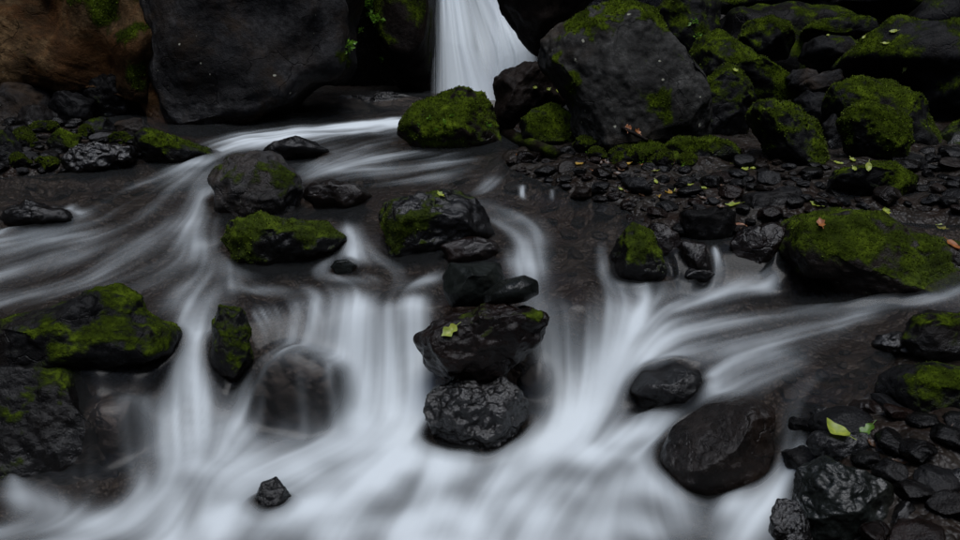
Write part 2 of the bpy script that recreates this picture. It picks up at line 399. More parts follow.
def rock(label, poly, base=None, t=None, thick=.7, mat=None, level=6, moss=0.0, spots=(), sink=.30, rough=1.0, facets=9,
         name='boulder', cat='boulder', group=None, wet=0.0, boxy=.85, push=.55, frond=.008, strat=0.0, dry_line=True, water=True, veil=False):
    """A stone whose outline across the line of sight is a polygon of picture points; it stands where its foot (base) meets the water,
    or t metres in front of the lens, and is thick times its width deep."""
    seed_no[0] += 7; sd_ = seed_no[0]; r = np.random.default_rng(sd_)
    poly = np.array(poly, float); wpx = np.ptp(poly[:, 0]); hpx = np.ptp(poly[:, 1])
    if t is None:
        b_, tb = on_water(*base)
        t = tb + push * thick * min(wpx, 2.2 * hpx) / FPX * tb * .5
    sc_ = t / FPX
    A = .5 * np.sum(poly[:, 0] * np.roll(poly[:, 1], -1) - np.roll(poly[:, 0], -1) * poly[:, 1])
    cx_ = np.sum((poly[:, 0] + np.roll(poly[:, 0], -1)) * (poly[:, 0] * np.roll(poly[:, 1], -1) - np.roll(poly[:, 0], -1) * poly[:, 1])) / (6 * A)
    cy_ = np.sum((poly[:, 1] + np.roll(poly[:, 1], -1)) * (poly[:, 0] * np.roll(poly[:, 1], -1) - np.roll(poly[:, 0], -1) * poly[:, 1])) / (6 * A)
    q = np.stack([poly[:, 0] - cx_, cy_ - poly[:, 1]], 1) * sc_
    ang = np.linspace(-math.pi, math.pi, 361); rad = np.zeros(361)
    for k in range(len(q)):
        a, b = q[k], q[(k + 1) % len(q)]; e = b - a
        dxy = np.stack([np.cos(ang), np.sin(ang)], 1)
        den = dxy[:, 0] * e[1] - dxy[:, 1] * e[0]
        den = np.where(np.abs(den) < 1e-12, 1e-12, den)
        tt = (a[0] * e[1] - a[1] * e[0]) / den; uu = (a[0] * dxy[:, 1] - a[1] * dxy[:, 0]) / den
        ok = (tt > 0) & (uu >= -1e-6) & (uu <= 1 + 1e-6)
        rad = np.where(ok & (tt > rad), tt, rad)
    rad = np.maximum(rad, .15 * rad.max())
    kx = np.exp(-.5 * (np.arange(-6, 7) / 2.2) ** 2); kx /= kx.sum()
    rad = np.convolve(np.concatenate([rad[-7:-1], rad, rad[1:7]]), kx, 'valid')
    if sink: rad *= 1 + sink * sstep(.25, .9, -np.sin(ang))
    v, f_ = ico(level)
    u = v.copy()
    size = math.sqrt(wpx * hpx) * sc_
    for k in range(facets):                                   # split faces on the near and far side and the top
        nrm = r.normal(size=3); nrm[1] = math.copysign(abs(nrm[1]) + .55, -1 if r.random() < .7 else 1); nrm /= np.linalg.norm(nrm)
        ex = u @ nrm - r.uniform(.62, .86)
        u -= np.where(ex > 0, ex * .93, 0)[:, None] * nrm
    for k in range(int(facets * 2.2) if facets > 4 else 0):                        # smaller chips all round
        nrm = r.normal(size=3); nrm /= np.linalg.norm(nrm)
        ex = u @ nrm - r.uniform(.74, .95) * (u @ nrm).max()
        u -= np.where(ex > 0, ex * .95, 0)[:, None] * nrm
    # broad lumps
    lump = fbm(u * 1.6 + r.random(3) * 50, 3, sd_)
    u = u * (1 + .06 * rough * lump)[:, None]
    s = np.sqrt(u[:, 0] ** 2 + u[:, 2] ** 2) + 1e-9
    R = np.interp(np.arctan2(u[:, 2], u[:, 0]), ang, rad)
    sf = s ** boxy
    D = .5 * thick * min(wpx, 2.2 * hpx) * sc_
    loc = np.stack([R * sf * u[:, 0] / s, D * np.sign(u[:, 1]) * np.abs(u[:, 1]) ** boxy, R * sf * u[:, 2] / s], 1)
    P = loc[:, :1] * RIGHT + loc[:, 1:2] * FWD + loc[:, 2:3] * UPC
    vn, _ = normals(P, f_)
    ph = P / size + r.random(3) * 40
    rid = 1 - np.abs(fbm(ph * 4.0, 3, sd_ + 3)) * 1.6
    disp = .012 * rough ** 1.5 * size * rid + .009 * rough ** 1.5 * size * fbm(ph * 9, 3, sd_ + 5)
    fa = P * 26 + r.random(3) * 40
    disp += .0055 * rough * min(1, size * 3.0) * fbm(fa, 3, sd_ + 6)
    if strat: disp += strat * size * np.abs(np.sin((P[:, 2] + .25 * P[:, 0]) * 34 / size ** .3 + 2 * fbm(ph * 2, 2, sd_ + 8)))
    P = P + vn * disp[:, None]
    for ax, lo_, hi_ in ((RIGHT, q[:, 0].min(), q[:, 0].max()), (UPC, q[:, 1].min() * (1 + sink), q[:, 1].max())):
        e = P @ ax; e2 = lo_ + (e - e.min()) * (hi_ - lo_) / np.ptp(e)
        P = P + (e2 - e)[:, None] * ax
    c0 = at_t(cx_, cy_, t)
    P = P + c0
    vn, fn = normals(P, f_)
    # moss
    mo = np.full(len(P), -1.0)
    if moss > 0 or spots:
        nz = fbm(P * 6.5 + 3.1, 3, 55) + .45 * fbm(P * 26, 3, 58)
        mo = .42 * vn[:, 2] + .34 * nz + (moss - .42 if moss > 0 else -.5)
        rx = (P - CAMP) @ RIGHT; ru = (P - CAMP) @ UPC; rf = (P - CAMP) @ FWD
        for (sx, sy, sr, si) in spots:
            cxx = (sx - 480) / FPX * t; cyy = (270 - sy) / FPX * t; rr = sr * sc_
            g = np.exp(-(((rx - cxx) ** 2 + (ru - cyy) ** 2) / rr ** 2)) * (rf < t + D * .6)
            mo += si * g * (.75 + .4 * nz)
        mo = sstep(-.08, .50, mo)
    mo = np.clip(mo, 0, 1)
    wl = samp(W, P[:, 0], P[:, 1])
    wetv = np.clip(wet + (1 - sstep(.0, .10, P[:, 2] - wl)) * (1 if dry_line else 0), 0, 1)
    org = np.array([P[:, 0].mean(), P[:, 1].mean(), P[:, 2].min()])
    me = new_mesh(name, P - org, f_); attr(me, 'moss', mo); attr(me, 'wet', wetv)
    o = link(name, me, mat or M_BASALT, org, label=label, cat=cat, group=group)
    if mo.max() > .5: moss_fronds(o, P - org, f_, vn, fn, mo, frond, 26000 if t < 3.8 else 15000)
    SOLIDS.append((P, f_))
    if water:
        ix = ((P[:, 0] - GX0) / GS).astype(int); iy = ((P[:, 1] - GY0) / GS).astype(int)
        ok = (ix >= 0) & (ix < NX) & (iy >= 0) & (iy < NY)
        np.maximum.at(VEIL if veil else TOP, (iy[ok], ix[ok]), P[ok, 2])
    return o

# --- cliffs and the back wall
rock('rust brown mossy cliff face at the left of the dark overhang', [(-330,-330),(225,-330),(232,-20),(222,40),(205,85),(198,112),(158,114),(112,90),(62,80),(30,64),(0,50),(-80,35),(-330,20)],
     t=5.75, thick=.36, mat=M_RUST, boxy=.6, level=7, sink=0, moss=.12, spots=[(150,60,18,.6),(118,10,26,.6),(166,85,18,.65),(138,36,18,.55),(178,105,14,.5),(90,2,20,.4)], facets=14, name='cliff', cat='cliff', water=False, rough=1.8, frond=.0120)
rock('tall charcoal grey cliff face speckled with white lichen above the water', [(110,-330),(372,-330),(366,-10),(353,20),(356,55),(357,80),(345,92),(328,94),(314,104),(304,120),(284,134),(235,142),(192,148),(178,122),(170,80),(140,0)],
     t=5.6, thick=.75, boxy=.5, mat=M_GREY, level=7, sink=0, spots=[(352,70,9,.9),(350,10,9,.6)], facets=14, name='cliff', cat='cliff', water=False, rough=1.2, frond=.0120)
rock('dark brown cliff foot joining the rust and grey faces', [(128,70),(170,40),(215,45),(240,90),(235,140),(190,158),(160,140),(140,110)],
     t=5.55, thick=.5, mat=M_RUST, level=6, sink=0, facets=8, boxy=.6, name='cliff', cat='cliff', water=False, rough=1.4)
rock('olive mossy cliff block between dark crack and white waterfall', [(370,-330),(430,-330),(435,0),(437,60),(436,94),(415,97),(388,84),(379,72),(374,30),(368,-40)],
     t=6.5, thick=2.2, mat=M_BROWN, level=6, sink=0, moss=.38, spots=[(384,25,14,.7)], facets=9, boxy=.6, name='cliff', cat='cliff', water=False, frond=.0120, rough=.9)
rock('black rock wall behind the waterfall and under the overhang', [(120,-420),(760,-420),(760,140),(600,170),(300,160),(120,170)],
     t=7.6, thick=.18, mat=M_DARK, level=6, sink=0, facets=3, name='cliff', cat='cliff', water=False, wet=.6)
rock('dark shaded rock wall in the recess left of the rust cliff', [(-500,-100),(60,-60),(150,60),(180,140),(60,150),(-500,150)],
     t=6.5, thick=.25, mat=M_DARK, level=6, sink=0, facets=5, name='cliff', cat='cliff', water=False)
rock('added black filler rock standing in for shade under the overhang', [(286,128),(300,104),(345,92),(400,92),(438,102),(440,122),(380,126),(330,130)],
     t=6.15, thick=.5, mat=M_DARK, level=6, sink=0, facets=6, name='cliff', cat='cliff', water=False)  # filler body, its black colour stands in for the hollow's shade
rock('brown overhanging boulder wedged above the waterfall right edge', [(492,-60),(497,0),(508,20),(522,35),(538,50),(548,44),(565,25),(592,8),(640,-30),(620,-120),(540,-140)],
     t=5.75, thick=.8, mat=M_BROWN, level=6, sink=0, moss=.12, facets=9, cat='boulder', water=False)

# --- right-hand boulder pile
rock('huge grey angular boulder with moss cap and white lichen specks', [(539,62),(547,37),(570,20),(597,5),(625,-3),(653,9),(664,24),(688,43),(704,63),(713,82),(708,112),(690,136),(650,146),(600,148),(566,120),(551,84)],
     base=(630,160), thick=.75, mat=M_PALE, level=7, sink=.15, moss=.05, spots=[(600,14,22,1.0),(640,6,24,1.0),(575,24,14,.8),(575,92,18,.8),(552,62,9,.7),(662,115,18,.9),(655,20,12,.8)], facets=13, frond=.0105)
rock('dark brown slabby boulder leaning on the moss capped giant', [(490,86),(494,76),(513,68),(536,61),(552,75),(568,99),(560,106),(530,110),(510,124),(496,120)], t=5.05, thick=.9, mat=M_BROWN, sink=.25, facets=12)
rock('rounded boulder thick with yellow green moss at the waterfall foot', [(397,136),(402,124),(414,108),(440,95),(468,88),(487,90),(498,104),(502,130),(498,146),(460,150),(420,149)], base=(450,147), thick=.9, mat=M_BROWN, sink=.3,
     moss=0.44, spots=[(430,115,24,.9),(460,100,18,.7),(415,130,16,.8),(450,135,20,.7)], frond=.0105, facets=6)
rock('mossy stone tucked under the dark brown slabby boulder', [(519,122),(530,108),(555,104),(577,114),(580,134),(566,146),(536,147),(520,140)], t=4.8, thick=.9, moss=.5, spots=[(548,122,16,.6)], level=5, facets=5, frond=.0105, name='mossy_stone', cat='stone')
rock('small mossy stone at the lichen stained foot of the giant boulder', [(579,140),(584,128),(600,124),(614,132),(616,146),(600,150),(585,149)], t=4.7, thick=.9, moss=.5, level=5, facets=4, frond=.0105, name='mossy_stone', cat='stone')
rock('low bright mossy hummock stone beside scattered yellow leaves', [(625,158),(632,146),(648,141),(664,146),(668,160),(655,166),(635,166)], base=(645,166), thick=.9, moss=.72, level=5, facets=3, frond=.0112, name='mossy_stone', cat='stone')
rock('little bright mossy stone touching the low mossy hummock', [(656,160),(664,151),(676,151),(684,160),(682,167),(665,168)], base=(670,168), thick=.9, moss=.72, level=5, facets=3, frond=.0105, name='mossy_stone', cat='stone')
rock('long low moss covered stone beside brown still puddle', [(664,146),(676,136),(705,135),(725,141),(744,155),(742,163),(700,163),(670,158)], base=(705,164), thick=.8, moss=0.60, level=5, facets=4, frond=.0105)
rock('dim mossy boulder leaning against right side of lichen giant', [(672,128),(678,100),(700,76),(728,63),(748,68),(757,86),(752,108),(736,130),(705,140)], t=4.95, thick=.9, moss=0.48, facets=7, frond=.0105)
rock('slanting mossy ridge boulder behind the dim mossy one', [(690,48),(700,32),(726,28),(746,44),(768,62),(790,78),(798,98),(775,106),(740,100),(700,80)], t=5.45, thick=.8, moss=0.46, spots=[(780,76,14,.9),(730,45,14,.6),(700,45,10,.5)], facets=8, frond=.0105)
rock('egg shaped boulder shaggy with pale moss strands', [(748,112),(756,101),(775,103),(800,106),(818,120),(828,145),(820,160),(800,164),(778,152),(758,132)], base=(800,170), thick=.9, moss=0.62, facets=4, frond=.0127)
rock('round moss ball boulder in front of the broad mossy slope', [(839,122),(846,108),(866,101),(892,106),(908,124),(910,145),(896,156),(862,157),(846,145)], base=(880,166), thick=.95, moss=0.68, facets=3, frond=.0105)
rock('broad sloping boulder with moss streaks behind the moss ball', [(826,105),(836,84),(860,74),(895,77),(920,98),(945,132),(962,160),(900,166),(840,150)], t=4.8, thick=.7, moss=0.48, spots=[(930,125,16,.9),(850,90,16,.7),(945,148,12,.8)], facets=9, frond=.0105)
rock('massive dark boulder with a bare wet top above the mossy slope', [(842,66),(868,36),(900,22),(950,26),(1040,40),(1070,110),(1040,150),(960,140),(930,105),(890,74)], t=5.3, thick=.75, moss=0.32, spots=[(860,58,16,.8),(955,28,14,.8)], facets=9, frond=.0105)
rock('plump mossy boulder high behind the ridge boulder', [(738,40),(746,22),(768,16),(788,24),(794,42),(784,56),(755,56)], t=5.9, thick=.9, moss=0.60, level=5, facets=4, frond=.0112)
rock('dark bare boulder framed by moss high in the pile', [(800,58),(806,42),(825,33),(850,35),(864,50),(858,66),(830,70)], t=5.7, thick=.9, moss=.18, level=5, facets=8)
rock('mossy shelf stone above the dark bare boulder', [(800,32),(815,20),(845,15),(872,22),(876,36),(840,40)], t=6.1, thick=1.1, moss=0.56, level=5, facets=5, frond=.0112)
rock('long mossy ledge at the top of the boulder pile', [(690,14),(720,-6),(780,-14),(830,-12),(900,-14),(925,6),(900,22),(830,16),(760,14)], t=6.8, thick=.9, moss=.5, level=6, facets=6, frond=.0120)
rock('dark mossy boulder just behind the moss cap of the giant', [(655,10),(670,-14),(700,-20),(722,4),(716,40),(700,60),(675,40)], t=6.1, thick=.8, moss=.40, level=5, facets=6, frond=.0112)
rock('flat pale grey stone lodged between ridge and slope boulders', [(785,78),(794,68),(815,70),(822,80),(805,86),(790,86)], t=5.3, thick=1.1, mat=M_GREY, level=5, facets=9, name='stone', cat='stone')
rock('tilted grey slab stone lodged above the shaggy egg boulder', [(800,84),(812,74),(834,70),(842,80),(830,92),(808,94)], t=5.2, thick=1.1, mat=M_GREY, level=5, facets=10, name='stone', cat='stone')
rock('dark stone in the shaded gap below the tilted slab', [(795,100),(806,90),(826,92),(832,108),(820,122),(800,116)], t=5.0, thick=1.0, level=5, facets=8, name='stone', cat='stone')
rock('narrow dark stone between shaggy egg boulder and moss ball', [(820,124),(834,114),(844,124),(846,156),(832,162),(824,150)], t=4.7, thick=1.1, level=5, facets=8, name='stone', cat='stone')
rock('dark boulder edging the pile beside the broad mossy slope', [(936,160),(946,132),(970,116),(1020,118),(1040,180),(990,188),(946,180)], t=4.72, thick=.8, moss=.34, level=5, facets=7, frond=.0105)
rock('flat mossy stone strewn with leaves at the puddle edge', [(828,190),(836,168),(860,160),(895,162),(918,176),(922,194),(890,202),(850,202)], base=(875,200), thick=.7, moss=.34, spots=[(860,172,18,.5),(895,185,18,.5)], level=6, facets=6, frond=.0090)
rock('dark boulder filling the pile beyond the massive wet topped one', [(900,30),(930,-10),(1000,-30),(1060,0),(1060,60),(960,60)], t=6.6, thick=.8, moss=.2, level=5, facets=8)
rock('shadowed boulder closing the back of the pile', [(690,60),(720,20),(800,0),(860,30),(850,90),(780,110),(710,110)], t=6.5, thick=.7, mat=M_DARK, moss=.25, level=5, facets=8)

# --- stream boulders
rock('rounded dark boulder speckled white in mid stream', [(208,186),(213,171),(232,154),(254,149),(276,159),(300,178),(305,196),(285,211),(250,216),(216,213)], base=(255,216), thick=.9, moss=.20, mat=M_GREY, spots=[(235,178,18,.35)], facets=9, wet=0.8)
rock('low boulder with olive moss flank under the speckled one', [(221,238),(230,220),(262,212),(300,216),(335,221),(347,240),(322,260),(272,268),(235,264)], base=(280,264), thick=.7, moss=.30, spots=[(250,238,26,.9),(312,238,24,.7)], facets=8, wet=0.7, rough=1.3)
rock('large wet black boulder with a bright moss patch on its flank', [(377,216),(385,201),(410,192),(450,188),(476,195),(493,215),(496,236),(470,238),(440,248),(402,256),(383,243)], base=(430,252), thick=.8, mat=M_BASALT, moss=.02, spots=[(400,222,20,1.5),(418,228,18,1.3),(395,240,16,1.0)], facets=10, wet=0.9, rough=1.25)
rock('dark wedge stone under the wet black boulder', [(440,246),(470,236),(496,238),(502,252),(485,262),(450,262)], t=3.62, thick=.8, mat=M_REDWET, level=5, facets=8, wet=1, name='stone', cat='stone')
rock('squat dark rock touching the wet black boulder upstream', [(304,200),(312,184),(335,178),(362,182),(372,196),(360,206),(325,208)], base=(340,207), thick=.9, mat=M_BROWN, level=5, facets=8, wet=.7)
rock('low black wet rock in the fast water below the cliff', [(264,154),(272,142),(290,137),(315,143),(330,152),(310,160),(280,161)], base=(295,160), thick=.9, mat=M_DARK, level=5, facets=8, wet=.7)
rock('broad flat moss topped rock on the left lip of the cascade', [(-70,345),(-30,322),(0,311),(50,293),(86,283),(112,300),(150,309),(166,315),(179,345),(172,354),(120,362),(60,378),(0,378),(-70,390)], base=(80,366), thick=.55, mat=M_BASALT, moss=.37, level=7, facets=11, sink=.15, frond=.0060, wet=.15)
rock('tall dark wet rock face below the flat mossy rock', [(-80,366),(10,362),(72,372),(114,404),(128,470),(112,535),(20,580),(-80,580)], t=2.98, thick=.55, mat=M_DARK, moss=.10, spots=[(30,400,20,.25),(60,470,26,.25)], level=7, facets=8, sink=.1, frond=.0052, wet=.35, rough=.8)
rock('brown rock hump under a thin veil beside the dark wet face', [(84,405),(108,388),(142,396),(158,436),(168,480),(140,510),(100,505)], t=3.0, thick=.7, mat=M_REDWET, level=6, facets=3, wet=1, rough=.7, veil=True)
rock('small upright mossy rock splitting the cascade lip', [(207,320),(220,305),(244,304),(253,325),(249,350),(236,367),(214,352)], t=3.14, thick=.9, mat=M_BASALT, moss=.38, level=6, facets=6, sink=.5, frond=.0060, wet=.3)
rock('greenish grey block on top of the balanced rock stack', [(442,277),(449,263),(480,261),(500,263),(507,275),(508,291),(492,304),(452,305),(443,292)], t=3.22, thick=1.0, mat=M_GREEN, level=6, facets=5, sink=.1, rough=.6, wet=.2, water=False)
rock('smooth flat oval stone leaning on the greenish block', [(483,294),(500,281),(524,275),(537,281),(539,294),(526,301),(495,307),(484,304)], t=3.10, thick=1.0, mat=M_GREEN, level=6, facets=1, sink=.05, rough=.35, wet=.5, water=False, name='stone', cat='stone')
rock('big wet brown boulder with a pale leaf in the middle of the stack', [(413,344),(428,326),(458,310),(498,302),(534,302),(547,318),(543,346),(522,368),(492,381),(456,386),(428,376),(416,358)], t=3.06, thick=.85, mat=M_REDWET, moss=.08, spots=[(535,312,14,.7)], level=7, facets=12, sink=.02, wet=.5, rough=1.1, frond=.0045, water=False)
rock('glistening knobbly black rock at the foot of the stack', [(424,404),(436,388),(465,374),(505,374),(530,398),(530,425),(512,446),(482,454),(446,440),(430,425)], t=3.04, thick=.8, mat=M_GLOSS, level=7, facets=5, sink=.25, wet=1, rough=1.7)
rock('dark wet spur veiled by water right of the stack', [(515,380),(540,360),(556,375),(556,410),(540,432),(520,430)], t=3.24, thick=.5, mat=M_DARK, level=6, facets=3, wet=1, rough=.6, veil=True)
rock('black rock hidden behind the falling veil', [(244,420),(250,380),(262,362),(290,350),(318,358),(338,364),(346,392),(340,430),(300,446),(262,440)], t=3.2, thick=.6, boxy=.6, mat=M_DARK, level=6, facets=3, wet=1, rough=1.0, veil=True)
rock('small pointed stone poking from the white foam pool', [(256,496),(262,482),(274,477),(286,488),(291,504),(282,516),(262,515)], base=(274,514), thick=.9, mat=M_DARK, level=5, facets=3, wet=1, name='stone', cat='stone')
rock('smooth dark submerged boulder rounded by the right flow', [(628,390),(643,370),(672,361),(698,369),(710,390),(694,408),(648,414)], base=(672,402), thick=.9, mat=M_DARK, level=6, facets=3, wet=1, rough=.6)
rock('large smooth black boulder standing in the lower foam', [(658,462),(672,428),(704,406),(740,396),(768,410),(782,446),(766,482),(706,492),(666,486)], base=(715,484), thick=.8, mat=M_BROWN, level=7, facets=3, wet=.5, rough=.5)
rock('upright stone with bright moss cap beside small spouts', [(610,258),(616,236),(634,222),(656,231),(667,254),(662,272),(642,281),(618,277)], base=(640,281), thick=.9, mat=M_DARK, moss=.22, spots=[(640,240,18,.9),(628,250,14,.5)], level=6, facets=6, frond=.0075, wet=.5)
rock('large low boulder with bright green moss on its near shoulder', [(784,248),(796,219),(818,211),(852,207),(888,211),(922,222),(962,242),(1010,262),(1000,300),(930,310),(866,295),(828,281),(800,276)], base=(870,294), thick=.6, mat=M_BROWN, moss=.26, spots=[(830,228,26,.7),(812,235,16,.4),(900,245,30,.45),(930,260,26,.4)], level=7, facets=8, frond=.0075, wet=.3)
rock('square black block stone above the small spouts', [(679,212),(686,207),(720,205),(734,211),(737,236),(728,246),(690,242),(680,232)], t=3.64, thick=.9, mat=M_DARK, level=5, facets=12, sink=.2, boxy=.6, name='stone', cat='stone')
rock('angular charcoal slab stone with an orange leaf at its corner', [(737,212),(746,193),(778,186),(797,186),(802,200),(790,214),(764,224),(745,222)], t=3.78, thick=1.0, mat=M_BASALT, level=5, facets=12, sink=.1, boxy=.65, name='stone', cat='stone')
rock('reddish wet stone under the charcoal slab', [(728,244),(742,226),(770,222),(788,230),(780,252),(752,262),(732,258)], t=3.54, thick=.9, mat=M_REDWET, level=5, facets=8, wet=1, name='stone', cat='stone')
rock('dark red brown slab between two small spouts', [(680,244),(706,240),(714,256),(710,272),(690,276),(680,262)], t=3.5, thick=.9, mat=M_REDWET, level=5, facets=8, wet=1, name='stone', cat='stone')
rock('low wet stone in front of the second spout', [(676,278),(686,268),(706,264),(716,274),(706,284),(686,284)], base=(696,284), thick=.9, mat=M_DARK, level=5, facets=6, wet=1, name='stone', cat='stone')
rock('wet brown stone hugging the moss capped upright stone', [(640,232),(652,222),(680,228),(684,244),(668,256),(650,252)], t=3.6, thick=.9, mat=M_REDWET, level=5, facets=8, wet=.8, name='stone', cat='stone')

# --- lower right bank
rock('dim mossy boulder at the water edge of the right bank', [(880,392),(886,372),(905,362),(940,362),(1000,372),(1010,420),(940,424),(895,412)], base=(925,416), thick=.7, moss=.36, level=6, facets=6, frond=.0067)
rock('dark green boulder between the mossy shoulder boulder and the bank', [(900,340),(912,318),(940,310),(1000,312),(1010,360),(940,364),(908,358)], base=(940,362), thick=.7, moss=.26, level=6, facets=7, frond=.0067)
rock('shiny black wet cobble at the stream margin', [(872,344),(880,335),(902,331),(918,340),(915,351),(885,353)], base=(895,352), thick=.9, mat=M_GLOSS, level=5, facets=6, wet=1, rough=1.8, name='stone', cat='stone')
rock('round black cobble beside a curled yellow leaf', [(809,424),(812,411),(824,406),(836,415),(838,430),(824,436)], base=(822,434), thick=.9, mat=M_BASALT, level=5, facets=8, wet=.5, name='stone', cat='stone')
rock('flat layered wet stone carrying the curled yellow leaf', [(806,444),(812,433),(850,430),(880,436),(888,448),(878,460),(840,462),(815,457)], t=2.56, thick=.7, mat=M_BASALT, level=6, facets=8, wet=.7, strat=.02, boxy=.7, name='stone', cat='stone')
rock('large dark green wet boulder below the layered stone', [(796,498),(806,470),(834,458),(862,466),(884,488),(892,520),(880,556),(830,564),(804,535)], t=2.34, thick=.8, mat=M_GREEN, level=7, facets=8, wet=.6, rough=1.1)
rock('mottled green black stone right of the layered stone', [(886,462),(896,446),(916,442),(930,456),(924,472),(900,476)], t=2.52, thick=.9, mat=M_GREEN, level=5, facets=8, wet=.4, name='stone', cat='stone')
rock('brown wedge stone under the mossy bank boulder', [(880,440),(884,420),(900,414),(908,430),(904,448),(890,450)], t=2.66, thick=.9, mat=M_BROWN, level=5, facets=8, name='stone', cat='stone')
rock('dark boulder with ivory scratches on the right bank corner', [(898,500),(912,476),(945,466),(1000,470),(1020,540),(980,570),(915,560)], t=2.36, thick=.7, mat=M_BASALT, level=6, facets=9, wet=.4, rough=1.2)
rock('smooth black stone between the green boulder and bank corner', [(884,526),(892,508),(908,500),(920,516),(918,556),(890,560)], t=2.28, thick=.9, mat=M_DARK, level=5, facets=6, wet=.6, name='stone', cat='stone')
rock('reddish wet rock at the foam edge below the black boulder', [(768,520),(780,502),(800,500),(812,520),(812,560),(780,565)], t=2.28, thick=.8, mat=M_GLOSS, level=6, facets=8, wet=1, rough=1.6)
rock('brown stone slanting out of the right bank', [(906,430),(925,418),(960,424),(1000,430),(990,456),(940,462),(915,450)], t=2.62, thick=.8, mat=M_BROWN, level=5, facets=8, name='stone', cat='stone')

rock('charcoal slab stone on the bank above the corner boulder', [(918,470),(926,452),(950,446),(985,450),(990,474),(940,480)], t=2.5, thick=.9, level=5, facets=10, name='stone', cat='stone')
rock('narrow black stone beside the dark green wet boulder', [(866,472),(880,462),(900,470),(906,494),(890,502),(872,490)], t=2.45, thick=.9, mat=M_DARK, level=5, facets=9, wet=.3, name='stone', cat='stone')
rock('dim brown stone in the shallows under the mossy bank boulder', [(846,412),(858,400),(884,400),(892,414),(878,426),(854,424)], base=(868,424), thick=.9, mat=M_REDWET, level=5, facets=8, wet=.5, name='stone', cat='stone')
# --- left bank rocks under the cliff
rock('large split grey stone at the cliff recess', [(-40,100),(-10,86),(22,83),(44,92),(56,112),(50,130),(20,134),(-40,136)], t=5.45, thick=.9, mat=M_GREY, level=6, facets=12)
rock('dark angular stone in front of the split grey stone', [(12,128),(22,108),(44,104),(56,116),(54,134),(30,140)], t=5.2, thick=.9, mat=M_BASALT, level=5, facets=11, name='stone', cat='stone')
rock('blue grey stone right of the split stone', [(49,104),(58,92),(76,90),(92,98),(94,114),(80,122),(56,120)], t=5.35, thick=.9, mat=M_BASALT, level=5, facets=10, name='stone', cat='stone')
rock('round dark boulder nestled under the rust cliff', [(78,98),(88,78),(110,68),(132,76),(142,96),(136,116),(104,122),(84,116)], t=5.55, thick=.9, mat=M_DARK, moss=.08, level=6, facets=7)
rock('flat light grey stone beside the mossy bank boulder', [(115,126),(122,118),(140,118),(150,128),(144,136),(122,136)], t=5.1, thick=1.0, mat=M_GREY, level=5, facets=10, name='stone', cat='stone')
rock('long mossy boulder at the left bank waterline', [(134,148),(138,134),(152,129),(180,137),(205,148),(214,158),(196,164),(150,164)], base=(175,163), thick=.8, moss=.42, level=6, facets=6, frond=.0097)
rock('mossy stone among the grey rubble of the left bank', [(44,146),(50,133),(66,129),(80,136),(82,150),(64,156)], base=(62,156), thick=.9, moss=.5, level=5, facets=5, frond=.0097, name='mossy_stone', cat='stone')
rock('wet black slab glinting at the left waterline', [(64,166),(76,148),(104,142),(130,148),(136,162),(112,172),(80,174)], base=(100,173), thick=.8, mat=M_GLOSS, level=6, facets=8, wet=1, rough=1.6)
rock('shaded mossy stone at the far left bank', [(-20,150),(-8,134),(10,130),(24,140),(26,158),(4,166),(-20,164)], base=(5,164), thick=.9, moss=.34, level=5, facets=6, frond=.0097, name='mossy_stone', cat='stone')
rock('dark stone with a mossy edge below the round boulder', [(76,134),(86,120),(108,118),(118,130),(112,144),(86,146)], t=5.05, thick=.9, moss=.28, level=5, facets=7, frond=.0097, name='stone', cat='stone')
rock('black ledge rock with dripping spouts in the left pool', [(6,218),(14,206),(34,200),(56,206),(74,210),(76,224),(40,228),(10,228)], base=(40,226), thick=.7, mat=M_DARK, level=5, facets=7, wet=1, rough=1.6)
rock('pale green stone rounded under the middle white eddy', [(331,267),(336,260),(348,259),(357,265),(352,272),(338,273)], base=(345,272), thick=.9, mat=M_GREEN, level=5, facets=3, wet=1, rough=.5, name='stone', cat='stone')
rock('dark ledge rock hidden under the left cascade lip', [(244,330),(256,312),(300,305),(336,306),(336,340),(300,356),(256,352)], t=3.46, thick=.5, mat=M_DARK, level=5, facets=6, wet=1, veil=True)

# ------------------------------------------------------------------ sight-line tests against the solid ground and stones
def soup():
    vs, fs, o_ = [], [], 0
    g = bpy.data.objects['ground'].data
    gv = np.empty(len(g.vertices) * 3); g.vertices.foreach_get('co', gv); vs.append(gv.reshape(-1, 3))
    gf = grid_faces(*TX.shape)
    tri = [np.concatenate([gf[:, [0, 1, 2]], gf[:, [0, 2, 3]]])]; o_ = len(vs[0])
    for v_, f_ in SOLIDS:
        vs.append(v_); tri.append(f_ + o_); o_ += len(v_)
    V_ = np.concatenate(vs); T_ = np.concatenate(tri)
    return BVHTree.FromPolygons(V_.tolist(), T_.tolist(), epsilon=0)
BVH = soup()
NGROUND = 2 * (TX.shape[0] - 1) * (TX.shape[1] - 1)
def hit(px, py, ground=False):
    d = Vector(ray(px, py)).normalized()
    p, n_, i, dist = BVH.ray_cast(Vector(CAMP), d)
    if ground and p is not None and i >= NGROUND: return None, None, None
    return p, n_, dist

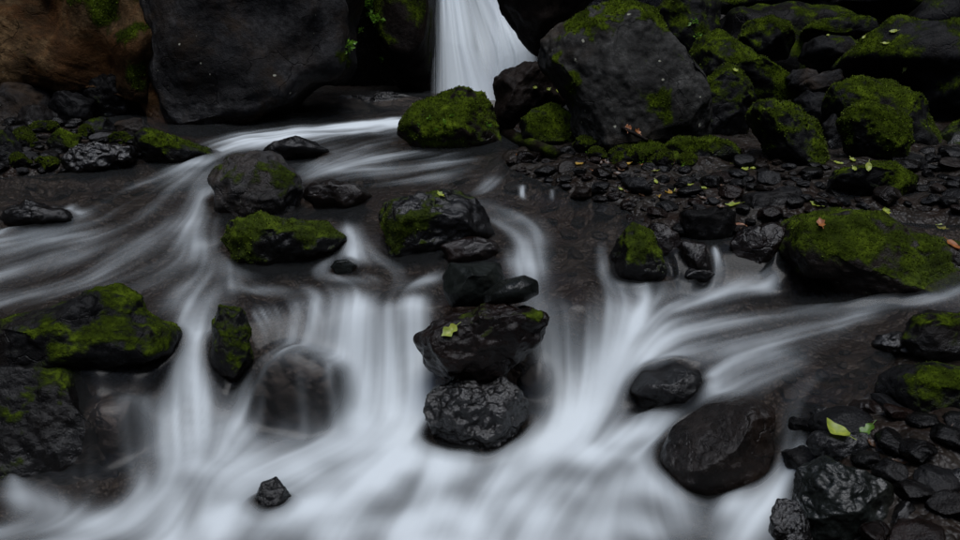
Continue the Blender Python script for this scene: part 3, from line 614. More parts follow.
# ------------------------------------------------------------------ loose stones of the bar and banks
def base_stone(k, level=4):
    v, f_ = ico(level); r = np.random.default_rng(900 + k); u = v.copy()
    for q in range(8):
        nr = r.normal(size=3); nr /= np.linalg.norm(nr); ex = u @ nr - r.uniform(.6, .85)
        u -= np.where(ex > 0, ex * .95, 0)[:, None] * nr
    u *= (1 + .10 * fbm(u * 1.7 + k * 9, 3, k))[:, None]
    u += normals(u, f_)[0] * (.018 * fbm(u * 7 + k, 3, k + 4))[:, None]
    u[:, 2] -= u[:, 2].min(); u[:, 2] /= u[:, 2].max(); u[:, :2] /= np.abs(u[:, :2]).max()
    return u, f_
BASE = []
for k in range(8):
    u, f_ = base_stone(k)
    for m_ in (M_BASALT, M_DARK, M_BROWN, M_GREY, M_REDWET):
        me = new_mesh('stone', u, f_); attr(me, 'moss', np.zeros(len(u))); attr(me, 'wet', np.full(len(u), .3)); me.materials.append(m_)
        BASE.append(me)
def in_poly(x, y, poly):
    c_ = False
    for i in range(len(poly)):
        x1, y1 = poly[i]; x2, y2 = poly[(i + 1) % len(poly)]
        if (y1 > y) != (y2 > y) and x < (x2 - x1) * (y - y1) / (y2 - y1) + x1: c_ = not c_
    return c_
COLW = ('charcoal', 'black', 'brown', 'grey', 'reddish')
def strew(poly, count, size, label, group, mats=(0, 1, 2, 3, 4), name='stone', cat='stone', flat=(.3, .6)):
    xs = [q[0] for q in poly]; ys = [q[1] for q in poly]; done = 0; tries = 0; got = []
    while done < count and tries < count * 30:
        tries += 1
        x, y = random.uniform(min(xs), max(xs)), random.uniform(min(ys), max(ys))
        if not in_poly(x, y, poly): continue
        p, n_, dist = hit(x, y, True)
        if p is None or n_.z < .45: continue
        s = size[0] * (size[1] / size[0]) ** (random.random() ** 1.7)     # half width in metres
        if any((p - a).length < (s + b) * .72 for a, b in got): continue
        got.append((p, s))
        o = bpy.data.objects.new(name, BASE[random.randrange(8) * 5 + (mi := random.choice(mats))]); COL.objects.link(o)
        hgt = s * 2 * random.uniform(*flat)
        o.scale = (s * random.uniform(.9, 1.25), s * random.uniform(.7, 1.05), hgt)
        o.rotation_euler = (random.uniform(-.2, .2), random.uniform(-.2, .2), random.uniform(0, 6.28))
        o.location = (p.x, p.y, p.z - hgt * .32)
        o['label'] = COLW[mi] + ' ' + label; o['category'] = cat; o['group'] = COLW[mi] + ' ' + group
        done += 1
BARP = [(497,166),(520,160),(570,150),(625,166),(690,170),(745,186),(735,205),(680,210),(640,222),(610,215),(560,196),(505,190)]
strew(BARP, 46, (.035, .085), 'wet cobble lying on the gravel bar below the giant boulder', 'cobbles on the gravel bar', (0, 1, 1, 2, 4))
strew(BARP, 110, (.013, .032), 'small pebble lying on the gravel bar below the giant boulder', 'pebbles on the gravel bar', name='pebble', cat='pebble')
strew([(730,158),(830,166),(900,204),(960,196),(960,214),(800,212),(740,186)], 40, (.03, .08), 'stone lying round the brown puddle behind the shoulder boulder', 'stones round the brown puddle', (0, 1, 2, 4))
strew([(670,240),(690,205),(790,215),(790,245),(740,270),(690,270),(640,262),(630,220)], 34, (.03, .07), 'wet stone packed between the block stones and small spouts', 'stones packed round the small spouts', (1, 1, 4, 2))
strew([(880,150),(960,150),(980,205),(930,205),(900,190)], 22, (.04, .10), 'stone lying behind the shoulder boulder at the pile foot', 'stones at the pile foot', (0, 1, 1, 2))
strew([(0,118),(60,122),(150,140),(130,170),(0,176)], 46, (.03, .085), 'rubble stone lying on the left bank under the cliffs', 'rubble on the left bank', (0, 1, 1, 3, 0))
strew([(800,430),(880,400),(960,420),(960,540),(880,540),(800,540)], 20, (.05, .11), 'wet stone packed between the lower right bank boulders', 'stones packed along the lower right bank', (0, 1, 1, 1, 4), flat=(.35, .6))
strew([(750,350),(800,345),(880,352),(890,380),(860,420),(810,420),(770,390)], 24, (.02, .045), 'stone lying in the shallow water off the right bank', 'stones in the right shallows', (1, 4, 1, 2))
strew([(0,180),(200,165),(300,165),(460,150),(470,180),(400,190),(200,200),(0,205)], 34, (.03, .07), 'stone lying under the clear upper stream', 'stones under the upper stream', (2, 4, 1), flat=(.3, .5))
strew([(500,205),(610,205),(600,290),(560,330),(540,260)], 20, (.025, .06), 'stone lying under the clear slide of water', 'stones under the clear slide', (2, 4, 1), flat=(.25, .4))
strew([(680,10),(960,0),(960,60),(840,100),(760,110),(690,60)], 20, (.06, .12), 'stone wedged in the shaded gaps of the boulder pile', 'stones wedged in the boulder pile', (0, 1, 2))

MB = []
for k in range(5):
    u, f_ = base_stone(20 + k, 5); vn, fn = normals(u, f_)
    mo = sstep(.0, .45, .5 * vn[:, 2] + .35 * fbm(u * 3 + k, 3, 5 + k) + .02 * k)
    me = new_mesh('mossy_stone', u, f_); attr(me, 'moss', mo); attr(me, 'wet', np.zeros(len(u))); me.materials.append(M_BASALT if k % 2 else M_DARK)
    tmp = link('mossy_stone', me, None); seed_no[0] += 1; moss_fronds(tmp, u, f_, vn, fn, mo, .075, 900, 5000)
    MB.append((me, tmp.children[0].data)); bpy.data.objects.remove(tmp.children[0]); bpy.data.objects.remove(tmp)
def strew_mossy(poly, count, size, label, group):
    xs = [q[0] for q in poly]; ys = [q[1] for q in poly]; got = []; tries = 0
    while len(got) < count and tries < count * 40:
        tries += 1
        x, y = random.uniform(min(xs), max(xs)), random.uniform(min(ys), max(ys))
        if not in_poly(x, y, poly): continue
        p, n_, dist = hit(x, y, True)
        if p is None or n_.z < .35: continue
        s = random.uniform(*size)
        if any((p - a).length < (s + b) * .75 for a, b in got): continue
        got.append((p, s)); me, mm = random.choice(MB)
        o = bpy.data.objects.new('mossy_stone', me); COL.objects.link(o); hgt = s * random.uniform(1.1, 1.6)
        o.scale = (s * random.uniform(.9, 1.2), s * random.uniform(.8, 1.1), hgt); o.rotation_euler = (0, 0, random.uniform(0, 6.28))
        o.location = (p.x, p.y + s * .3, p.z - hgt * .35); o['label'] = label; o['category'] = 'stone'; o['group'] = group
        c_ = bpy.data.objects.new('moss', mm); COL.objects.link(c_); c_.parent = o; c_['kind'] = 'stuff'
strew_mossy([(680,0),(960,-10),(960,30),(850,70),(830,110),(740,130),(690,60)], 26, (.12, .26), 'mossy stone filling a gap in the boulder pile', 'mossy stones in the boulder pile')
strew_mossy([(560,140),(690,135),(700,170),(620,168)], 9, (.05, .10), 'small mossy stone along the foot of the giant boulder', 'mossy stones at the foot of the giant boulder')
strew_mossy([(0,120),(120,130),(140,165),(0,170)], 7, (.06, .11), 'small mossy stone among the left bank rubble', 'mossy stones in the left bank rubble')

# ------------------------------------------------------------------ log and stick
def tube(pts, radii, seg=14, seed=0, lumps=.12):
    pts = [np.array(p, float) for p in pts]; r = np.random.default_rng(seed)
    vs, fs = [], []
    for i, p in enumerate(pts):
        d = pts[min(i + 1, len(pts) - 1)] - pts[max(i - 1, 0)]; d /= np.linalg.norm(d)
        a = np.cross(d, [0, 0, 1.0]); a /= np.linalg.norm(a); b = np.cross(a, d)
        for k in range(seg):
            th = 2 * math.pi * k / seg; rr = radii[i] * (1 + lumps * r.normal() * .6)
            vs.append(p + rr * (math.cos(th) * a + math.sin(th) * b))
    for i in range(len(pts) - 1):
        for k in range(seg): fs.append([i * seg + k, i * seg + (k + 1) % seg, (i + 1) * seg + (k + 1) % seg, (i + 1) * seg + k])
    n0 = len(vs); vs += [pts[0], pts[-1]]
    for k in range(seg):
        fs.append([n0, (k + 1) % seg, k, k]); m = (len(pts) - 1) * seg; fs.append([n0 + 1, m + k, m + (k + 1) % seg, m + (k + 1) % seg])
    return np.array(vs), fs
def poly_mesh(name, vs, fs):
    me = bpy.data.meshes.new(name); me.from_pydata([tuple(v) for v in vs], [], [list(dict.fromkeys(f_)) for f_ in fs]); me.update()
    me.polygons.foreach_set('use_smooth', np.ones(len(me.polygons), bool)); return me
def lay_tube(name, cat, label, pxs, r0, r1, mat, moss, lift=.6, seed=1):
    pts = []; k = len(pxs)
    for i in range(k):
        p, n_, d_ = hit(*pxs[i]); pts.append(np.array(p))
    a, b = pts[0], pts[-1]
    N_ = 16; P = [a + (b - a) * i / (N_ - 1) for i in range(N_)]
    rad = [r0 + (r1 - r0) * i / (N_ - 1) for i in range(N_)]
    for i in range(N_): P[i] = P[i] + np.array([0, 0, rad[i] * lift])
    vs, fs = tube(P, rad, seed=seed)
    org = np.array([vs[:, 0].mean(), vs[:, 1].mean(), vs[:, 2].min()])
    me = poly_mesh(name, vs - org, fs); attr(me, 'moss', np.clip(moss + .5 * vnoise(vs * 14, 5), 0, 1)); attr(me, 'wet', np.zeros(len(vs)))
    o = link(name, me, mat, org, label=label, cat=cat)
    return o
log = lay_tube('log', 'log', 'short mossy log lying from the boulders down to the gravel bar', [(503,143), (555,160)], .044, .028, M_BROWN, .45, lift=1.25)
lay_tube('stick', 'stick', 'thin brown stick leaning on the mossy stones', [(622,130), (648,142)], .012, .008, M_BROWN, 0, lift=1.0)
lay_tube('stick', 'stick', 'reddish stub of stick standing by the puddle', [(742,152), (745,162)], .010, .008, M_REDWET, 0, lift=1.0)

# ------------------------------------------------------------------ fallen leaves
def leaf_mesh(name, length, wid, curl, mat, lobes=0, seed=0):
    r = np.random.default_rng(seed); N_ = 10; vs, fs = [], []
    for i in range(N_ + 1):
        s = i / N_
        wv = wid * (math.sin(math.pi * s ** .8)) ** .8 * (1 + (.35 * math.sin(s * lobes * math.pi * 2) if lobes else 0)) + .0006
        x = (s - .5) * length; z = curl * (s - .5) ** 2 * length
        for sgn in (-1, -.5, 0, .5, 1):
            vs.append((x, sgn * wv, z + abs(sgn) * wv * .35 + .0012 * r.normal() + .1 * wv * math.sin(s * 9) * sgn))
    for i in range(N_):
        for k in range(4): fs.append([i * 5 + k, i * 5 + k + 1, (i + 1) * 5 + k + 1, (i + 1) * 5 + k])
    st = len(vs); tip = -length * .5
    for i in range(5): vs += [(tip - i * length * .07, -.0012, curl * .25 * length + i * .001), (tip - i * length * .07, .0012, curl * .25 * length + i * .001)]
    for i in range(4): fs.append([st + 2 * i, st + 2 * i + 1, st + 2 * i + 3, st + 2 * i + 2])
    me = bpy.data.meshes.new(name); me.from_pydata(vs, [], fs); me.update(); me.materials.append(mat)
    me.polygons.foreach_set('use_smooth', np.ones(len(me.polygons), bool)); return me
LEAFM = {}
def leaf(px, py, lpx, mat, label, ang=None, group=None, curl=.5):
    p, n_, d = hit(px, py)
    if p is None: return
    L = round(lpx * d / FPX, 3); key = (mat.name, L, curl)
    if key not in LEAFM: LEAFM[key] = leaf_mesh('leaf', L, L * random.uniform(.22, .34), curl, mat, random.choice((0, 0, 2)), len(LEAFM))
    o = bpy.data.objects.new('leaf', LEAFM[key]); COL.objects.link(o)
    nn = (n_ + Vector((0, -.25, .9)) * .8).normalized()
    o.rotation_euler = (nn.to_track_quat('Z', 'X') @ Quaternion((0, 0, 1), random.uniform(0, 6.28) if ang is None else ang)).to_euler()
    o.location = p + nn * .004
    o['label'] = label; o['category'] = 'leaf'
    if group: o['group'] = group
leaf(449, 332, 19, M_YEL, 'pale yellow green leaf on the wet brown stack boulder', 2.2)
leaf(440, 195, 10, M_YEL, 'pale leaf on top of the wet black boulder', .3)
leaf(836, 433, 27, M_YEL, 'curled yellow green leaf on the layered wet stone', .2, curl=.9)
leaf(866, 432, 18, M_GREENLEAF, 'fresh green leaf beside the curled yellow one', 2.9)
leaf(949, 437, 13, M_GREENLEAF, 'small green leaf on the brown bank stone', 1.9)
leaf(953, 247, 15, M_ORANGE, 'orange leaf on the end of the shoulder boulder', 3.0)
leaf(821, 224, 14, M_ORANGE, 'russet leaf on the moss of the shoulder boulder', .5)
leaf(886, 212, 12, M_YEL, 'pale leaf at the rim of the shoulder boulder', 0)
leaf(815, 205, 11, M_YEL, 'yellow leaf behind the near shoulder of the low boulder', 1)
leaf(733, 206, 15, M_YEL, 'forked yellow leaf beside the charcoal slab stone', 2.5)
leaf(740, 227, 14, M_ORANGE, 'orange leaf at the corner of the charcoal slab stone', 1.3)
leaf(940, 228, 9, M_YEL, 'tiny pale leaf on the back of the shoulder boulder', 1.0)
for (x, y, s, m_) in [(580,157,10,M_GOLD),(579,165,9,M_GOLD),(596,173,9,M_ORANGE),(518,155,6,M_ORANGE),(627,165,9,M_GOLD),(645,166,8,M_ORANGE),(655,172,6,M_YEL),(656,183,7,M_YEL),
                      (668,193,12,M_GOLD),(676,192,9,M_YEL),(690,186,8,M_YEL),(703,189,8,M_YEL),(684,168,7,M_YEL),(662,198,8,M_GOLD),(640,180,6,M_YEL),(621,190,5,M_YEL)]:
    leaf(x, y, s, m_, {M_GOLD.name: 'golden', M_ORANGE.name: 'orange brown', M_YEL.name: 'pale yellow'}[m_.name] + ' fallen leaf lying on the gravel bar',
         group={M_GOLD.name: 'golden', M_ORANGE.name: 'orange', M_YEL.name: 'yellow'}[m_.name] + ' leaves on the gravel bar')
for (x, y, s) in [(628,128,9),(637,131,8)]: leaf(x, y, s, M_ORANGE, 'orange leaf caught on the mossy stones by the thin stick', group='orange leaves by the stick')
for (x, y, s) in [(738,165,10),(745,170,9),(753,169,8)]: leaf(x, y, s, M_YEL, 'pale yellow leaf at the far edge of the brown puddle', group='leaves at the puddle edge')
for (x, y, s) in [(838,164,9),(853,161,8),(868,168,10),(855,170,7),(908,163,8),(912,158,7)]: leaf(x, y, s, M_YEL, 'pale leaf strewn about the flat mossy stone', group='leaves on the flat mossy stone')
for (x, y, s) in [(905,68,6),(886,44,6),(893,32,7),(864,38,5),(828,36,5)]: leaf(x, y, s, M_YEL, 'tiny pale leaf stuck on the dark boulders high in the pile', group='leaves high in the pile')
for (x, y, s) in [(535,88,5),(548,90,5),(557,92,5)]: leaf(x, y, s, M_YEL, 'tiny pale leaf on the brown slabby boulder', group='leaves on the brown slabby boulder')
M_BROWNLEAF = leaf_mat('dead_brown_leaf', (.06, .026, .010), (.03, .014, .006), .1)
for k in range(22):
    x, y = random.uniform(570, 735), random.uniform(160, 208)
    leaf(x, y, random.uniform(5, 9), M_BROWNLEAF, 'dead brown leaf lying on the gravel bar', group='dead brown leaves on the gravel bar', curl=random.choice((.3, .9)))
for k in range(5):
    x, y = random.uniform(840, 955), random.uniform(425, 530)
    leaf(x, y, random.uniform(8, 14), M_BROWNLEAF, 'dead brown leaf among the lower right bank stones', group='dead brown leaves of the lower right bank', curl=random.choice((.3, .9)))
leaf(735, 71, 7, M_YEL, 'tiny pale leaf on top of the dim mossy boulder')

# ------------------------------------------------------------------ small green plants
def plant(px, py, spx, n_leaf, label, group=None, name='small_plant', hang=.0):
    p, n_, d = hit(px, py)
    if p is None: return
    R_ = spx * d / FPX * .5; r = np.random.default_rng(int(px * 7 + py)); vs, fs, sv, sf = [], [], [], []
    for k in range(n_leaf):
        out = Vector(r.normal(size=3)) + Vector((0, -.8, .5 - hang)); out = (out + n_ * .8).normalized()
        tip = out * R_ * r.uniform(.45, 1.0); sdv = out.cross(Vector(r.normal(size=3))).normalized(); up = sdv.cross(out)
        L = R_ * r.uniform(.4, .65); wv = L * .42; b = len(vs); a = tip - out * L * .5
        vs += [a, a + out * L * .35 + sdv * wv + up * wv * .2, a + out * L, a + out * L * .35 - sdv * wv + up * wv * .2, a + out * L * .4 - up * wv * .15]
        fs += [[b, b + 1, b + 4], [b + 1, b + 2, b + 4], [b + 2, b + 3, b + 4], [b + 3, b, b + 4]]
        c_ = len(sv); q = sdv * .0008
        sv += [-n_ * .004 - q, -n_ * .004 + q, a + q, a - q]; sf.append([c_, c_ + 1, c_ + 2, c_ + 3])
    root = bpy.data.objects.new(name, None); COL.objects.link(root); root.location = p; root.empty_display_size = .02
    root['label'] = label; root['category'] = 'plant'
    if group: root['group'] = group
    me = bpy.data.meshes.new('foliage'); me.from_pydata(vs, [], fs); me.update(); link('foliage', me, M_FERN, parent=root)
    me = bpy.data.meshes.new('stem'); me.from_pydata(sv, [], sf); me.update(); link('stem', me, M_GREENLEAF, parent=root)
plant(347, 46, 18, 26, 'bright green plant clump on the edge of the grey cliff')
plant(371, 6, 26, 34, 'leafy green plant at the top of the dark cliff crack')
plant(377, 19, 19, 24, 'green plant clump below the leafy one in the cliff crack')
plant(382, 60, 13, 18, 'small green plant sprig on the olive mossy cliff block')
plant(362, 30, 9, 14, 'tiny green plant sprig inside the dark cliff crack')
for (x, y, s) in [(617,152,9),(612,160,10),(640,163,11),(650,166,8),(625,162,8),(684,166,9),(600,158,8),(588,154,8)]:
    plant(x, y, s, 14, 'small leafy green plant sprouting from the gravel bar edge', 'plants on the gravel bar edge')
for (x, y, s) in [(430,118,8),(445,124,9),(418,126,7),(452,116,7),(436,130,7)]:
    plant(x, y, s, 12, 'tiny bright plant sprig growing on the waterfall foot boulder', 'sprigs on the waterfall foot boulder')
for (x, y, s) in [(694,22,12),(698,36,10),(488,127,10)]:
    plant(x, y, s, 16, 'small dim green plant growing in a gap of the boulder pile', 'plants in the boulder pile')

# water climbs over the drowned stones
for _ in range(3):
    e = np.pad(VEIL, 1, mode='edge'); VEIL = np.max([e[1:-1, 1:-1], e[:-2, 1:-1], e[2:, 1:-1], e[1:-1, :-2], e[1:-1, 2:]], axis=0)
hv = VEIL < -5; mv = (~hv).astype(float); wv_ = blur(mv, 1.2)
Vf = blur(np.where(hv, 0, VEIL), 1.2) / np.maximum(wv_, 1e-3)
W = np.where(wv_ > .12, np.maximum(W, Vf + .016), W); W = blur(W, 2.0)

# ------------------------------------------------------------------ foam and flow of the stream: current lines given as picture points, dropped on the water
STROKES = [
 # upper pool, run-out of the waterfall
 (13, [(520,112,.9),(440,117,1.),(380,123,.95),(320,128,.75),(250,134,.5),(215,143,.35)]),
 (9,  [(400,124,.8),(350,132,.7),(300,137,.5),(250,142,.35),(222,152,.35)]),
 (10, [(390,140,.35),(345,150,.45),(325,160,.45),(310,172,.3)]),
 (7,  [(470,160,.25),(420,166,.5),(370,170,.55),(335,172,.5),(310,178,.4)]),
 (7,  [(440,176,.3),(400,182,.35),(372,188,.45)]),
 (6,  [(430,150,.2),(380,158,.25),(340,168,.3)]),
 (9,  [(232,150,.5),(212,157,.65),(190,164,.6),(160,176,.3),(130,186,.15)]),
 (13, [(214,160,.5),(206,180,.6),(200,200,.55),(190,218,.75),(193,240,.65),(212,258,.55),(230,275,.4)]),
 (10, [(190,175,.35),(170,190,.35),(150,205,.3),(130,220,.2),(105,235,.2)]),
 (9,  [(185,222,.7),(165,232,.5),(145,240,.45),(120,252,.3),(100,262,.3)]),
 # left pool
 (8,  [(78,216,.5),(50,226,.7),(15,234,.7),(-50,244,.6)]),
 (9,  [(120,236,.2),(80,238,.35),(40,240,.5),(-20,250,.5)]),
 (12, [(80,248,.5),(55,254,.75),(25,262,.6),(0,270,.5),(-60,282,.5)]),
 (12, [(120,252,.4),(95,272,.25),(60,284,.5),(25,292,.55),(0,300,.5),(-60,310,.5)]),
 (8,  [(150,242,.4),(130,256,.5),(108,266,.35),(85,278,.3)]),
 (9,  [(200,245,.55),(180,262,.45),(150,274,.3),(120,282,.3),(100,290,.3)]),
 (9,  [(225,262,.45),(205,278,.5),(185,292,.45),(178,305,.4)]),
 (5,  [(20,212,.6),(18,218,.6)]), (5, [(68,208,.7),(72,216,.7)]), (4, [(50,210,.5),(50,218,.5)]),
 # left cascade
 (13, [(215,290,.35),(200,310,.55),(194,335,.75),(196,365,.8),(205,400,.8),(215,435,.85),(235,462,.8)]),
 (13, [(195,355,.5),(180,385,.65),(176,415,.75),(186,450,.75),(205,485,.75),(215,530,.7)]),
 (14, [(172,365,.45),(155,390,.5),(160,425,.6),(172,460,.7),(180,500,.75),(170,545,.7)]),
 (8,  [(150,372,.12),(118,400,.2),(125,440,.18),(140,480,.35),(140,505,.55)]),
 (16, [(240,440,.7),(200,470,.75),(150,505,.7),(90,520,.6),(30,530,.55),(-60,545,.5)]),
 (14, [(20,495,.4),(60,515,.6),(110,520,.65)]), (8, [(2,395,.4),(6,430,.35),(10,470,.4),(20,505,.5)]),
 # middle pool and main left fall
 (8,  [(350,228,.35),(352,238,.7),(356,250,.6),(352,258,.8)]),
 (8,  [(345,256,.8),(325,262,.75),(322,272,.6),(340,278,.5),(370,280,.4)]),
 (8,  [(355,254,.8),(380,258,.7),(395,268,.5),(400,282,.35),(385,292,.2)]),
 (7,  [(430,278,.5),(410,284,.55),(395,292,.3)]),
 (6,  [(260,290,.35),(300,292,.2),(340,290,.12)]), (5, [(230,284,.3),(262,292,.4),(290,300,.3)]),
 (11, [(318,300,.7),(312,318,.8),(300,345,.75),(285,355,.6),(262,365,.5),(245,385,.45),(238,420,.6)]),
 (12, [(340,302,.75),(342,325,.8),(335,345,.75),(325,356,.45)]),
 (12, [(365,308,.8),(372,330,.8),(372,365,.8),(368,400,.85),(362,425,.9)]),
 (9,  [(382,322,.7),(388,350,.75),(390,390,.85),(390,425,.95)]),
 (9,  [(300,305,.5),(295,325,.55),(285,345,.5)]),
 (5,  [(272,310,.35),(284,325,.4),(292,342,.35)]), (4, [(258,312,.3),(268,328,.25)]),
 (10, [(400,312,.6),(398,325,.75),(396,345,.5),(404,365,.75),(408,395,.85),(404,425,.95)]),
 (9,  [(416,308,.6),(416,322,.7),(414,342,.5),(420,362,.7),(420,400,.75),(418,428,.9)]),
 (18, [(130,520,.75),(70,545,.7),(0,560,.65),(-80,575,.6)]), (16, [(170,545,.7),(110,570,.7),(40,590,.6)]),
 # separate strands over the lip
 (1.6, [(254,313,.7),(259,321,.75),(265,333,.5),(270,349,.2)]),
 (1.6, [(262,311,.7),(267,319,.75),(273,331,.5),(278,347,.2)]),
 (1.6, [(268,310,.7),(273,318,.75),(279,330,.5),(284,346,.2)]),
 (1.6, [(275,308,.7),(280,316,.75),(286,328,.5),(291,344,.2)]),
 (1.6, [(281,307,.7),(286,315,.75),(292,327,.5),(297,343,.2)]),
 (1.6, [(288,305,.7),(293,313,.75),(299,325,.5),(304,341,.2)]),
 (1.6, [(295,304,.7),(300,312,.75),(306,324,.5),(311,340,.2)]),
 (1.6, [(303,302,.7),(308,310,.75),(314,322,.5),(319,338,.2)]),
 (1.6, [(311,301,.7),(316,309,.75),(322,321,.5),(327,337,.2)]),
 # drips down the drowned rock
 (2.4, [(266,360,.5),(262,390,.4),(259,428,.25)]), (1.8, [(275,362,.4),(273,378,.2)]), (2.6, [(296,354,.5),(299,372,.45),(303,410,.3),(304,440,.4)]),
 (2.0, [(312,362,.35),(313,376,.1)]), (2.8, [(328,366,.55),(332,395,.5),(336,430,.5)]),
 (13, [(322,300,.9),(325,318,.95),(318,345,.85),(296,356,.7),(270,366,.6),(252,384,.5)]), (12, [(350,303,.9),(352,325,.95),(348,350,.85),(340,362,.4)]),
 # lower pool
 (24, [(395,425,1.),(360,440,.95),(320,452,.85),(280,458,.75),(240,470,.75)]),
 (24, [(410,430,1.),(400,455,1.),(370,480,.8),(330,505,.65),(280,530,.6)]),
 (26, [(420,435,.95),(440,465,.95),(440,500,.85),(420,545,.85)]),
 (22, [(360,455,.7),(330,475,.6),(320,500,.55),(330,540,.6)]),
 (18, [(300,470,.6),(255,475,.7),(230,500,.75),(215,545,.7)]),
 (26, [(560,440,.95),(530,465,1.),(500,490,.95),(475,520,.9),(460,560,.9)]),
 (24, [(600,455,.9),(580,475,.85),(550,505,.8),(530,545,.8)]),
 (20, [(640,470,.8),(620,490,.8),(600,515,.7),(590,550,.65)]),
 (18, [(660,488,.7),(680,505,.45),(690,530,.4)]), (16, [(620,505,.6),(650,530,.6)]),
 # clear slide and its sides
 (8,  [(478,206,.35),(500,212,.5),(530,222,.5),(548,240,.35)]),
 (8,  [(495,222,.5),(510,232,.6),(520,245,.6),(514,262,.6)]),
 (8,  [(540,222,.3),(543,238,.55),(538,258,.3),(536,290,.25),(545,325,.45),(550,350,.7)]),
 (12, [(512,255,.6),(520,268,.7),(530,290,.2)]),
 (15, [(545,310,.35),(556,345,.7),(562,375,.8),(566,405,.9),(560,440,.95)]),
 (14, [(575,335,.35),(585,360,.85),(582,385,.9),(575,415,.95)]),
 (8,  [(602,246,.5),(604,262,.8),(603,278,.6),(612,288,.5),(640,292,.5),(680,292,.5)]),
 (13, [(606,296,.4),(612,310,.8),(608,335,.8),(598,365,.9),(590,395,.9)]),
 (12, [(625,298,.6),(632,320,.85),(625,345,.85),(612,375,.9)]),
 # right apron
 (13, [(960,296,.35),(900,300,.45),(870,306,.7),(845,312,.65),(805,312,.45),(770,318,.35),(720,322,.7),(680,332,.9),(640,352,.9),(605,385,.95),(580,420,.95)]),
 (10, [(790,282,.5),(770,284,.8),(740,287,.7),(705,298,.7),(665,308,.85),(640,325,.9)]),
 (10, [(690,284,.7),(670,292,.7),(650,305,.8),(635,325,.85)]),
 (10, [(860,318,.4),(830,322,.4),(800,330,.3),(770,342,.35),(730,350,.65),(690,358,.8),(650,366,.8)]),
 (8,  [(880,302,.5),(855,316,.5),(840,326,.4)]),
 (11, [(770,356,.3),(740,366,.5),(715,378,.7),(700,400,.75),(670,416,.8),(630,430,.8),(590,450,.9)]),
 (12, [(790,368,.22),(765,382,.35),(730,392,.55),(700,406,.65),(665,425,.7),(640,455,.8)]),
 (9,  [(810,380,.2),(795,400,.25),(788,430,.3),(785,460,.4),(770,488,.45),(730,505,.45),(700,530,.4)]),
 (9,  [(800,450,.3),(785,480,.5),(765,510,.45),(740,540,.4)]),
 (14, [(760,500,.4),(735,525,.45),(720,560,.45)]),
 # small spouts
 (4,  [(668,246,.8),(674,258,.85),(682,276,.8)]), (4, [(674,250,.6),(684,262,.6),(694,278,.7)]),
 (5,  [(714,256,.8),(716,266,.8),(718,282,.7)]), (5, [(778,236,.5),(776,256,.55),(772,278,.7)]),
 (2,  [(523,186,.4),(522,196,.5)]), (2, [(552,190,.4),(552,198,.4)]), (6, [(485,190,.6),(495,180,.3)]),
 (5,  [(965,285,.4),(940,298,.5),(910,304,.6)]), (5, [(930,205,.3),(900,203,.35),(880,205,.25)]),
 (4,  [(345,200,.5),(342,206,.3)]), (5, [(300,200,.4),(310,206,.3)]),
]
FILLS = [
 (14, .38, [(215,438),(300,440),(390,425),(440,440),(480,455),(540,440),(640,440),(662,490),(700,500),(640,560),(560,600),(380,620),(200,600),(120,540),(170,500)]),
 (9, .2, [(185,330),(205,330),(240,400),(250,445),(190,490),(165,440),(170,380)]),
 (7, .25, [(335,305),(385,318),(428,312),(428,425),(352,430),(350,370)]),
 (8, .25, [(552,345),(585,330),(640,300),(720,310),(690,345),(640,365),(620,430),(548,430)]),
 (9, .12, [(-100,225),(70,218),(200,200),(210,270),(170,300),(100,285),(-100,310)]),
 (9, .30, [(690,480),(790,470),(780,560),(690,570)]),
 (6, .45, [(215,140),(300,128),(420,117),(420,128),(330,138),(230,152)]),
 (8, .10, [(300,140),(460,150),(470,178),(370,184),(310,178)]),
 (8, .15, [(700,310),(860,300),(850,325),(780,350),(710,365),(690,345)])]
THINS = [
 (2.5, .05, [(248,375),(262,358),(284,362),(300,352),(322,366),(338,370),(344,400),(334,436),(318,420),(302,444),(286,424),(264,442),(250,420)]),
 (4, .2, [(255,318),(272,314),(292,345),(258,348)]),
 (5, .12, [(105,400),(140,400),(160,460),(150,482),(115,480)]),
 (6, .18, [(552,225),(598,240),(600,285),(592,322),(560,330),(545,290)]),
 (4, .30, [(392,330),(400,318),(398,352),(390,360)]),
 (4, .10, [(640,374),(668,362),(706,372),(710,392),(695,408),(648,408)]),
 (5, .45, [(525,372),(552,365),(556,405),(540,430),(520,430)]),
 (6, .45, [(270,285),(390,285),(395,300),(280,303)]),
 (6, .45, [(85,205),(165,185),(185,215),(120,236),(85,230)])]
def dist_seg(AX, AY, a, b):
    ex, ey = b[0] - a[0], b[1] - a[1]; l2 = ex * ex + ey * ey + 1e-12
    s = np.clip(((AX - a[0]) * ex + (AY - a[1]) * ey) / l2, 0, 1)
    return np.hypot(AX - a[0] - s * ex, AY - a[1] - s * ey), s
foam = np.zeros((NY, NX)); fx = np.zeros((NY, NX)); fy = np.zeros((NY, NX)); fw = np.zeros((NY, NX))
inv = np.ones((NY, NX)); inv2 = inv.copy()
